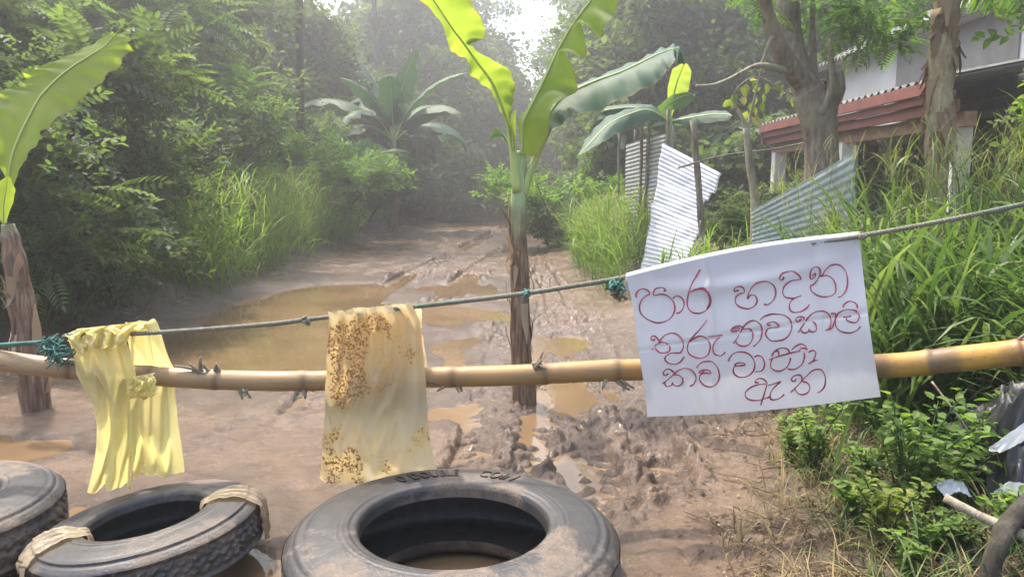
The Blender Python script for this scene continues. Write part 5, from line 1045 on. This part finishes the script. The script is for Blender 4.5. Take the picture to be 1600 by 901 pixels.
def hang(name, root, tl, tr, Lm, g, folds, mat, seed, nu=34, nv=58, prof=None, back=False, lean=0.0, steps=210):
    """plastic film hung from the rope: a small mass and spring drape pinned along tl-tr, resting on the bamboo pole"""
    rg = np.random.default_rng(seed); tl, tr = np.asarray(tl, float), np.asarray(tr, float); wdt = np.linalg.norm(tr - tl); rw = wdt * g
    u = np.linspace(0, 1, nu); k = 6.283 * folds; A_ = math.sqrt(max(0, (g * g - 1) * 2)) / (k / wdt); uu = u + .03 * np.sin(u * 6.283 * 2.3 + seed)
    top = tl + (tr - tl) * u[:, None] + np.array([0, 1.0, 0]) * (A_ * np.sin(uu * k + seed) * (.6 + .8 * vn(u * 4, u * 0, seed)))[:, None] + np.array([0, 0, .006]) * rg.normal(0, .6, (nu, 1)) + np.array([0, -.014 if not back else .016, .009])
    Lc = Lm * (1 + .07 * fbm(u * 5, u * 0 + 3, seed, 3)); dz = Lc / (nv - 1); v = np.linspace(0, 1, nv); dx = rw / (nu - 1)
    P = top[None] + np.array([0, 0, -1.0]) * (v[:, None] * Lc[None])[..., None]; mid_ = .5 * (tl + tr)
    pr_ = np.array(prof, float); yy_ = .5 * (tl[1] + tr[1]) - .03; X_ = lambda q: (q - 800) / F * (yy_ * math.cos(PITCH) + (CAMZ - mid_[2] + v * Lm) * math.sin(PITCH)); tgt = X_(np.interp(v, pr_[:, 0], pr_[:, 1]))[:, None] * (1 - u) + X_(np.interp(v, pr_[:, 0], pr_[:, 2]))[:, None] * u; P[..., 0] = tgt
    P[..., 1] += (.05 if back else -.07) * sstep(0, .2, v)[:, None] + .022 * fbm(np.tile(u * 5, (nv, 1)), np.tile(v[:, None] * 2.4, (1, nu)), seed + 2, 3)
    P[0] = top; V = np.zeros_like(P); dt = 1 / 60.
    def con(a, b, rest, st):
        d = b - a; l = np.linalg.norm(d, axis=-1, keepdims=True); c = d * (st * .5 * (1 - rest / np.maximum(l, 1e-6))); a += c; b -= c
    dg = np.hypot(dx, dz.mean()); dzr = dz[None, :, None]
    for t in range(steps):
        O = P.copy(); V *= .965; V[..., 2] -= 9.8 * dt; P = P + V * dt
        if t < 120: P[..., 1] += .0012 * fbm(np.tile(u * 3 + t * .05, (nv, 1)), np.tile(v[:, None] * 3, (1, nu)) + t * .03, seed + 5, 2)
        for it in range(9):
            for o_ in (0, 1):
                con(P[:, o_:-1:2][:, :(nu - o_) // 2], P[:, o_ + 1::2][:, :(nu - o_) // 2], dx, .95)
                con(P[o_:-1:2][:(nv - o_) // 2], P[o_ + 1::2][:(nv - o_) // 2], dzr, .95)
            for o_ in (0, 1):
                con(P[o_:-1:2, :-1][:(nv - o_) // 2], P[o_ + 1::2, 1:][:(nv - o_) // 2], dg, .35); con(P[o_:-1:2, 1:][:(nv - o_) // 2], P[o_ + 1::2, :-1][:(nv - o_) // 2], dg, .35)
            con(P[:, :-2], P[:, 2:], 2 * dx, .02); con(P[:-2], P[2:], 2 * dzr, .03)
            P[0] = top
            P[..., 0] += .05 * (tgt - P[..., 0])
        d = P - top[None]; l = np.linalg.norm(d, axis=-1, keepdims=True); mx = (np.arange(nv)[:, None] * dz[None])[..., None] * 1.01 + 1e-6; P = top[None] + d * np.minimum(1, mx / np.maximum(l, 1e-6))
        cy = np.interp(P[..., 0], bpath[:, 0], bpath[:, 1]); cz = np.interp(P[..., 0], bpath[:, 0], bpath[:, 2]); cr = np.interp(P[..., 0], bpath[:, 0], r) + .006
        ey, ez = P[..., 1] - cy, P[..., 2] - cz; q = np.hypot(ey, ez); hit = (q < cr) & (np.arange(nv)[:, None] > 0); f = np.where(hit, cr / np.maximum(q, 1e-6), 1); P[..., 1] = cy + ey * f; P[..., 2] = cz + ez * f
        V = (P - O) / dt; V[hit] *= .6; V[0] = 0; V = np.clip(V, -3, 3)
    U_, V_ = np.meshgrid(u, np.clip(v, .001, 1)); mb = MB(); mb.add(P.reshape(-1, 3) - np.array(root.location), grid_faces(nv, nu), .5, np.stack([U_, V_], -1).reshape(-1, 2))
    o = mb.build(name, M[mat], root); ss = o.modifiers.new('smooth', 'SUBSURF'); ss.levels = ss.render_levels = 1; return o
yl = empty('plastic_sheet', at(180, 520, 2.82), 'bright yellow plastic sheet draped over rope and pole in two hanging strips', 'plastic sheet', 'plastic sheets hung on the barrier')
def child_sheet(name, root, *a, **k):
    o = sheet(name, *a, label=None, cat=None, **k); o.parent = root; o.matrix_parent_inverse.identity(); o.location = -root.location; return o
hang('front_strip', yl, at(102, 526, 2.83), at(188, 513, 2.83), .64, 1.42, 2.5, 'yellow_film', 3, nu=34, prof=[(0, 102, 192), (.3, 126, 212), (.45, 143, 214), (.75, 148, 214), (1, 136, 204)])
hang('back_strip', yl, at(186, 510, 2.87), at(234, 503, 2.87), .64, 2.2, 2, 'yellow_film', 7, nu=30, prof=[(0, 184, 236), (.35, 188, 256), (.65, 190, 266), (1, 196, 280)], back=True)
child_sheet('top_fold', yl, [(104, 232, 533, 514, 2.87), (106, 236, 524, 508, 2.86), (125, 226, 513, 502, 2.84), (112, 210, 525, 515, 2.80), (118, 196, 548, 540, 2.775)], 'yellow_film', pleats=4, amp=.012, seed=11, nv=40)
child_sheet('loose_flap', yl, [(196, 240, 590, 582, 2.77), (200, 243, 598, 596, 2.74), (198, 245, 612, 610, 2.735), (200, 238, 625, 622, 2.76)], 'yellow_film', pleats=2, amp=.015, seed=13, nv=30)
st_ = empty('plastic_sheet', at(585, 490, 2.86), 'wide pale yellow plastic sheet with rust brown stains hanging behind the large tyre', 'plastic sheet', 'plastic sheets hung on the barrier')
hang('front_drape', st_, at(514, 489, 2.85), at(642, 476, 2.85), .70, 1.42, 4.5, 'stained_film', 17, nu=46, nv=64, prof=[(0, 514, 642), (.1, 513, 656), (.4, 508, 664), (.75, 501, 669), (1, 497, 684)])
child_sheet('back_drape', st_, [(517, 640, 487, 474, 2.86), (520, 656, 488, 480, 2.88), (520, 660, 520, 512, 2.94), (522, 668, 590, 600, 2.97)], 'stained_film', pleats=4, amp=.012, seed=19, nv=50)
# ------------------------------------------------------------------ tyres
def tyre_profile(Ro, Ri, W_):
    """(radius, height, part) from the lower bead round the tread and over the top bead to the liner"""
    d = Ro - Ri; top = [(Ri, .80 * W_), (Ri + .003, .92 * W_), (Ri + .010, .97 * W_), (Ri + .020, .985 * W_), (Ri + .030, .985 * W_), (Ri + .036, 1.0 * W_), (Ri + .06, 1.005 * W_), (Ri + .4 * d, .99 * W_), (Ri + .55 * d, .975 * W_), (Ri + .68 * d, .955 * W_), (Ri + .80 * d, .925 * W_), (Ri + .83 * d, .925 * W_), (Ro - .030, .885 * W_), (Ro - .018, .86 * W_), (Ro - .005, .81 * W_), (Ro, .78 * W_)]
    return top
def tyre(name, loc, Ro, Ri, W_, label, mat, seed=0, tilt=(0, 0, 0), tread=3, text=None, nseg=240):
    rg = np.random.default_rng(seed); root = empty(name, loc, label, 'tyre', 'tyres lying in front of the barrier'); root.rotation_euler = tilt
    pr = np.array(tyre_profile(Ro, Ri, W_)); k = 60; q = np.cumsum(np.r_[0, np.hypot(*np.diff(pr, axis=0).T)]); s = np.linspace(0, q[-1], k); R_ = np.interp(s, q, pr[:, 0]); Z_ = np.interp(s, q, pr[:, 1])
    a = np.arange(nseg) * 2 * math.pi / nseg
    def ring(Rr, Zz): return np.stack([Rr * np.cos(a)[None, :], Rr * np.sin(a)[None, :], Zz + 0 * a[None]], -1)
    Rm = R_[:, None] + 0 * a[None]; Zm = Z_[:, None] + 0 * a[None]
    rel = (R_ - Ri) / (Ro - Ri)
    for c_, w_, am in ((.17, .008, .0018), (.22, .008, .0018), (.27, .008, -.002), (.74, .008, -.002), (.80, .010, .003), (.86, .008, -.003)): Zm = Zm + (am * np.exp(-((rel - c_) / w_) ** 2))[:, None]
    Zm = Zm + .0015 * fbm(np.cos(a)[None] * 3 + Rm * 6, np.sin(a)[None] * 3, seed, 3)
    mb = MB(); mb.add(ring(Rm, Zm).reshape(-1, 3), grid_faces(k, nseg, True)); mb.build('sidewall', M[mat], root)
    mb = MB(); Rb = Rm.copy(); mb.add((ring(Rm[:, ::-1], Zm[:, ::-1]) * np.array([1, -1, -1]) + np.array([0, 0, W_])).reshape(-1, 3), grid_faces(k, nseg, True)); mb.build('lower_sidewall', M[mat], root)
    # tread band with zigzag grooves
    nz = 34; ns = 480; a2 = np.arange(ns) * 2 * math.pi / ns; z = np.linspace(.22 * W_, .78 * W_, nz); dep = np.zeros((nz, ns))
    for gx_ in np.linspace(.3, .7, tread):
        zz = (gx_ + .022 * np.sign(np.sin(a2 * 52 + gx_ * 9)) * 1.0) * W_; dep = np.maximum(dep, sstep(.013, .006, np.abs(z[:, None] - zz[None])))
    sh = np.minimum(z - .22 * W_, .78 * W_ - z)[:, None]; dep = np.maximum(dep, sstep(.045, .03, sh) * (np.sin(a2 * 60)[None] > .55)); dep = np.maximum(dep, .4 * (np.sin(a2 * 52 + z[:, None] * 40) > .93))
    Rt = Ro + .004 * np.sin(np.pi * (z / W_))[:, None] - .011 * dep * sstep(0, .012, sh); V = np.stack([Rt * np.cos(a2)[None], Rt * np.sin(a2)[None], z[:, None] + 0 * a2[None]], -1)
    mb = MB(); mb.add(V.reshape(-1, 3), grid_faces(nz, ns, True)); mb.build('tread', M[mat], root)
    # inner liner: a hollow that widens between the beads
    t = np.linspace(0, 1, 26); Rl = Ri + .004 + (Ro - Ri - .035) * np.sin(np.pi * t) ** .55; Zl = W_ * (.60 - .2 * t); Zl = W_ * (.5 + .45 * np.cos(np.pi * t)) * 1.0; Zl = np.clip(Zl, .06 * W_, .94 * W_); Zl[0], Zl[-1] = .60 * W_, .40 * W_
    Zl = W_ * (.5 + np.array([.30, .33, .35, .36, .37, .375, .38, .385, .385, .36, .3, .18, .05]) ); Rl = Ri + (Ro - Ri) * np.array([.004, .016, .05, .1, .2, .33, .48, .62, .75, .86, .915, .93, .935])
    Zl = np.r_[Zl, (W_ - Zl)[::-1]]; Rl = np.r_[Rl, Rl[::-1]]; mb = MB(); mb.add(ring(Rl[:, None] + 0 * a[None], Zl[:, None] + 0 * a[None]).reshape(-1, 3), grid_faces(len(Rl), nseg, True)[:, ::-1]); mb.build('inner_liner', M['rubber_in'], root)
    if text:
        body, ang0, ang1, rt, hgt = text
        for wi, (word, a0, a1) in enumerate(body):
            tb_ = MB()
            cu = bpy.data.curves.new('t', 'FONT'); cu.body = word; cu.size = 1; cu.extrude = 0.0; cu.resolution_u = 3
            to = bpy.data.objects.new('t', cu); COL.objects.link(to); dg = bpy.context.evaluated_depsgraph_get(); me = bpy.data.meshes.new_from_object(to.evaluated_get(dg))
            v = np.array([x.co[:] for x in me.vertices]); fs = [list(p.vertices) for p in me.polygons]; ed = {}
            for p in fs:
                for i in range(len(p)): ed[(p[i], p[(i + 1) % len(p)])] = 1
            bd = [(i, j) for (i, j) in ed if (j, i) not in ed]
            bpy.data.objects.remove(to); bpy.data.curves.remove(cu); bpy.data.meshes.remove(me)
            x0, x1 = v[:, 0].min(), v[:, 0].max(); y0, y1 = v[:, 1].min(), v[:, 1].max()
            an = a0 + (v[:, 0] - x0) / (x1 - x0) * (a1 - a0); rr = rt + (v[:, 1] - y0) / (y1 - y0) * hgt
            zz = np.interp(rr, R_[np.argsort(R_)], Z_[np.argsort(R_)])
            V3 = np.stack([rr * np.cos(an), rr * np.sin(an), zz], 1); n0 = len(V3); V3 = np.vstack([V3 + [0, 0, .005], V3 - [0, 0, .002]])
            base = tb_.n; tris = [np.array([p]) for p in fs]; byn = {}
            for p in fs: byn.setdefault(len(p), []).append(p)
            tb_.add(V3, [np.array(p) for p in byn.values()] + [np.array([[i, j, j + n0, i + n0] for i, j in bd])])
            tb_.build('raised_lettering', M[mat], root)
    return root
def top_center(px, py, z):
    p = gnd(px, py, z); return p
c1 = top_center(708, 801, .285)
tyre('truck_tyre', (c1[0], c1[1], -.02), .546, .307, .285, 'largest muddy truck tyre lying flat in the foreground with raised lettering', 'rubber', 1, (0, R(.5), 0), 3,
     ([('O', R(126), R(121.5)), ('DOUBLE', R(118), R(92)), ('COIN', R(80), R(60))], 0, 0, .366, .084))
c2 = top_center(238, 792, .21)
RT2 = tyre('worn_tyre', (c2[0], c2[1], -.015), .38, .2, .205, 'small worn tyre with pale plastic scraps, lying tilted between two larger tyres', 'rubber_clean', 2, (R(-1), R(-7), 0), 4)
c3 = top_center(-124, 768, .25)
tyre('truck_tyre', (c3[0], c3[1], -.02), .45, .235, .255, 'dark tyre cut by the left edge of the picture', 'rubber', 3, (0, 0, 0), 3)
# scraps wrapped round the small tyre
def wrap(root, Ro, Ri, W_, a0, a1, s0, s1, mat, label, seed, lift=.008):
    pr = np.array(tyre_profile(Ro, Ri, W_)); q = np.cumsum(np.r_[0, np.hypot(*np.diff(pr, axis=0).T)]); pr = np.vstack([pr, [Ro + .006, .5 * W_], [Ro + .004, .1 * W_]]); q = np.r_[q, q[-1] + .36 * W_, q[-1] + .76 * W_]
    nu, nv = 50, 60; u = np.linspace(0, 1, nu); v = np.linspace(0, 1, nv); U, Vv = np.meshgrid(u, v)
    s = (s0 + (s1 - s0) * Vv + .05 * fbm(U * 3, U * 0, seed, 3) * (np.abs(Vv - .5) > .3)) * q[-1]; r_ = np.interp(s, q, pr[:, 0]); z_ = np.interp(s, q, pr[:, 1])
    an = a0 + (a1 - a0) * (U + .09 * fbm(Vv * 4, U * 0 + 2, seed + 1, 3) * (np.abs(U - .5) * 2))
    cr_ = lift + .014 * np.abs(fbm(U * 5, Vv * 6, seed + 2, 4)) + .012 * np.maximum(0, np.sin(U * 16 + 3 * fbm(Vv * 2, U, seed, 2)))
    mid_ = Ri + .6 * (Ro - Ri); nr = np.clip((r_ - mid_) / (Ro - mid_), -1, 1) ** 3; r2 = r_ + cr_ * nr; z2 = z_ + cr_ * (1 - np.abs(nr)) + .004
    mb = MB(); mb.add(np.stack([r2 * np.cos(an), r2 * np.sin(an), z2], -1).reshape(-1, 3), grid_faces(nv, nu), .5, np.stack([U * .4 + .3, np.clip(Vv, .01, 1)], -1).reshape(-1, 2)); o = mb.build('plastic_scrap', M[mat])
    o.matrix_world = root.matrix_world; o.location = root.location; o.rotation_euler = root.rotation_euler
    return tag(o, label, 'plastic scrap', 'plastic scraps on the small tyre')
wrap(RT2, .38, .2, .205, R(198), R(226), .02, .72, 'pale_film', 'muddy cream plastic scrap wrapped over the left side of the small tyre', 31)
wrap(RT2, .38, .2, .205, R(6), R(26), .05, 1.0, 'pale_film', 'thin yellowish plastic scrap wrapped over the right side of the small tyre', 37)
# ------------------------------------------------------------------ weeds, sticks and scraps on the right
WT = [t_twig(7, .5, .3, .2), t_twig(6, .4, .34, .22)]
def weed(px, py, h, lab, seed, mat='weed', n=7, leaf=.06):
    rg = np.random.default_rng(seed); b = gnd(px, py, .15); b[2] = gz(b[0], b[1]); root = empty('weed_plant', b, lab, 'weed', 'leafy weeds on the right bank'); stm = MB(); fo = MB()
    for i in range(n):
        az = i * 2.4 + seed; ln = rg.uniform(.15, .65); hh = h * rg.uniform(.6, 1.05); p = spl([(0, 0, -.03), (math.cos(az) * ln * hh * .4, math.sin(az) * ln * hh * .4, hh * .55), (math.cos(az) * ln * hh, math.sin(az) * ln * hh, hh)], 10); stm.tube(p, np.linspace(.005, .002, 10), 5, .5)
        for j in range(34):
            t = rg.uniform(.2, 1); q = np.array([np.interp(t, np.linspace(0, 1, 10), p[:, c]) for c in range(3)]); a = j * 2.4 + i; d = np.array([math.cos(a), math.sin(a), rg.uniform(-.1, .5)])
            o1 = q + unit(d) * leaf * .5 * rg.random(); L = leaf * rg.uniform(.45, 1.0); v, f = one_leaf(o1, d + rg.normal(0, .2, 3), np.array([0, 0, 1]) + rg.normal(0, .3, 3), L, L * .58, .1, .15); fo.add(v, f, float(np.clip(rg.normal(.5, .25), 0, 1)))
    stm.build('stems', M['mid_leaf'], root); fo.build('foliage', M[mat], root)
weed(1410, 800, .46, 'tallest leafy weed growing below the bamboo pole', 3, n=9)
weed(1470, 800, .36, 'leafy weed between the tallest weed and the black plastic', 4, n=8)
weed(1380, 835, .3, 'low weed on the dry grass in front of the tallest weed', 5, 'yellow_leaf', n=8, leaf=.045)
weed(1530, 780, .36, 'dark leafy weed against the black plastic sheet', 6, 'light_leaf', n=8)
weed(1270, 722, .3, 'small round leaved weed just below the white cloth', 7, n=8, leaf=.055)
weed(1235, 705, .2, 'little weed at the road edge, left of the round leaved one', 8, 'weed', n=6, leaf=.045)
weed(1590, 880, .2, 'light green weed in the bottom right corner', 9, n=7, leaf=.055)
weed(1500, 868, .14, 'weed under the fallen bamboo stick', 10, 'mid_leaf', n=7, leaf=.045)
weed(1440, 770, .34, 'weed behind the tallest one, under the pole', 11, 'light_leaf', n=8)
weed(1335, 800, .16, 'tiny weed in the dry grass left of the low weed', 21, n=6, leaf=.045)
weed(1452, 862, .16, 'small weed beside the cloudy plastic bag', 22, n=7, leaf=.045)
weed(1352, 762, .2, 'small weed between the round leaved one and the tallest one', 23, n=7, leaf=.05)
weed(1422, 885, .12, 'tiny weed at the bottom edge among the dry stalks', 24, n=6, leaf=.04)
stick('bamboo_stick', [at(1476, 776, 2.27), at(1530, 805, 2.2), at(1600, 836, 2.12), at(1660, 858, 2.06)], .016, .019, 'pale_bark', 'pale bamboo stick lying over the weeds at the right edge', 'stick')
stick('wooden_stake', [ground_below(at(1536, 895, 2.08)), at(1552, 868, 2.08), at(1580, 815, 2.14), at(1640, 735, 2.25)], .03, .027, 'dark_bark', 'dark leaning stake in the bottom right corner', 'stake')
stick('dry_stalk', [at(1410, 790, 2.5), at(1428, 840, 2.4), at(1446, 905, 2.25)], .004, .006, 'pale_bark', 'pale dry stalk bent down through the dry grass', 'stalk')
stick('dry_stalk', [at(1430, 820, 2.4), at(1465, 870, 2.3), at(1500, 915, 2.2)], .004, .004, 'pale_bark', 'pale dry stalk lying flat beside the bent one', 'stalk')
stick('dry_stalk', [at(1456, 596, 2.9), at(1490, 640, 2.8), at(1520, 682, 2.75)], .0045, .003, 'pale_bark', 'straw coloured stalk hanging below the pole in the grass', 'stalk')
mb = MB(); bl_ = spl([at(1302, 745, 2.7), at(1312, 700, 2.72), at(1330, 650, 2.74), at(1350, 618, 2.78)], 16); ww = np.interp(np.linspace(0, 1, 16), [0, .1, .6, 1], [.003, .02, .017, .012])[:, None]; sd_ = np.array([.9, .1, .3]); mb.add(np.stack([bl_ - sd_ * ww * .5, bl_ + np.array([0, -.004, 0]), bl_ + sd_ * ww * .5], 1).reshape(-1, 3), grid_faces(16, 3)); tag(mb.build('grass_blade', M['bright_grass']), 'single wide pale grass blade hanging below the corner of the cloth', 'grass blade')
def heap(name, mat, c, size, label, cat, seed, rows=46):
    u = np.linspace(-1, 1, rows); U, Vv = np.meshgrid(u, u); rr = np.hypot(U, Vv); z = np.clip(1 - rr ** 2 * .7, -.1, 1) * .8 + .5 * np.abs(fbm(U * 2.2, Vv * 2.2, seed, 4)) + .25 * fbm(U * 5, Vv * 5, seed + 3, 3)
    x = U * (1 + .2 * fbm(Vv * 2, U, seed + 1, 3)); y = Vv * (1 + .2 * fbm(U * 2, Vv, seed + 2, 3)); P = np.stack([x * size[0], y * size[1], z * size[2]], -1); mb = MB(); mb.add(P.reshape(-1, 3), grid_faces(rows, rows)); o = mb.build(name, M[mat], loc=c); return tag(o, label, cat) if label else o
tp = at(1625, 760, 2.75); tz = gz(tp[0], tp[1])
tarp = heap('plastic_tarp', 'black_tarp', (tp[0], tp[1], tz), (.3, .3, .42), 'crumpled black plastic tarp with a white strip at the right edge', 'tarp', 5)
def strip(pts, wds, parent, seed):
    p = spl(pts, 30); mb = MB(); j = np.linspace(-.5, .5, 8); w_ = np.interp(np.linspace(0, 1, 30), np.linspace(0, 1, len(wds)), wds); V = p[:, None] + np.stack([0 * j, -.02 * np.cos(j * 3), j], -1)[None] * np.array([1, 1, 1]) * w_[:, None, None] + .008 * fbm(np.arange(30)[:, None] * .3, j[None] * 3, seed, 3)[..., None]
    mb.add(V.reshape(-1, 3), grid_faces(30, 8)); o = mb.build('white_strip', M['white_tarp'], parent); o.location = -np.array(parent.location); return o
strip([at(1545, 702, 2.46), at(1575, 690, 2.42), at(1610, 668, 2.42), at(1660, 640, 2.4)], [.01, .06, .07, .07], tarp, 1)
strip([at(1552, 772, 2.42), at(1580, 762, 2.4), at(1625, 770, 2.4)], [.02, .05, .05], tarp, 2)
heap('plastic_bag', 'clear_bag', (*at(1500, 880, 2.3)[:2], gz(*at(1500, 880, 2.3)[:2]) - .01), (.08, .07, .06), 'cloudy plastic bag on the ground in the bottom right corner', 'plastic bag', 15, 34)
heap('plastic_scrap', 'white_tarp', (*at(1486, 745, 2.55)[:2], at(1486, 745, 2.55)[2] - .05), (.05, .05, .04), 'torn white plastic scrap caught in the weeds', 'plastic scrap', 25, 30)
# ------------------------------------------------------------------ haze volume added over the whole place to stand in for lens glare
hz_ = MB(); hz_.box((0, 50, 12.0), (160, 150, 27)); ho = hz_.build('haze', None or M['mud'], smooth=False); ho.data.materials.clear()
hm = bpy.data.materials.new('glare_haze'); hm.use_nodes = True; t_ = hm.node_tree; t_.nodes.remove(t_.nodes['Principled BSDF'])
pv = t_.nodes.new('ShaderNodeVolumePrincipled'); pv.inputs['Color'].default_value = (1, .985, .95, 1); pv.inputs['Density'].default_value = .0095; pv.inputs['Anisotropy'].default_value = .65
t_.links.new(pv.outputs[0], t_.nodes['Material Output'].inputs['Volume']); ho.data.materials.append(hm); tag(ho, None, kind='stuff')
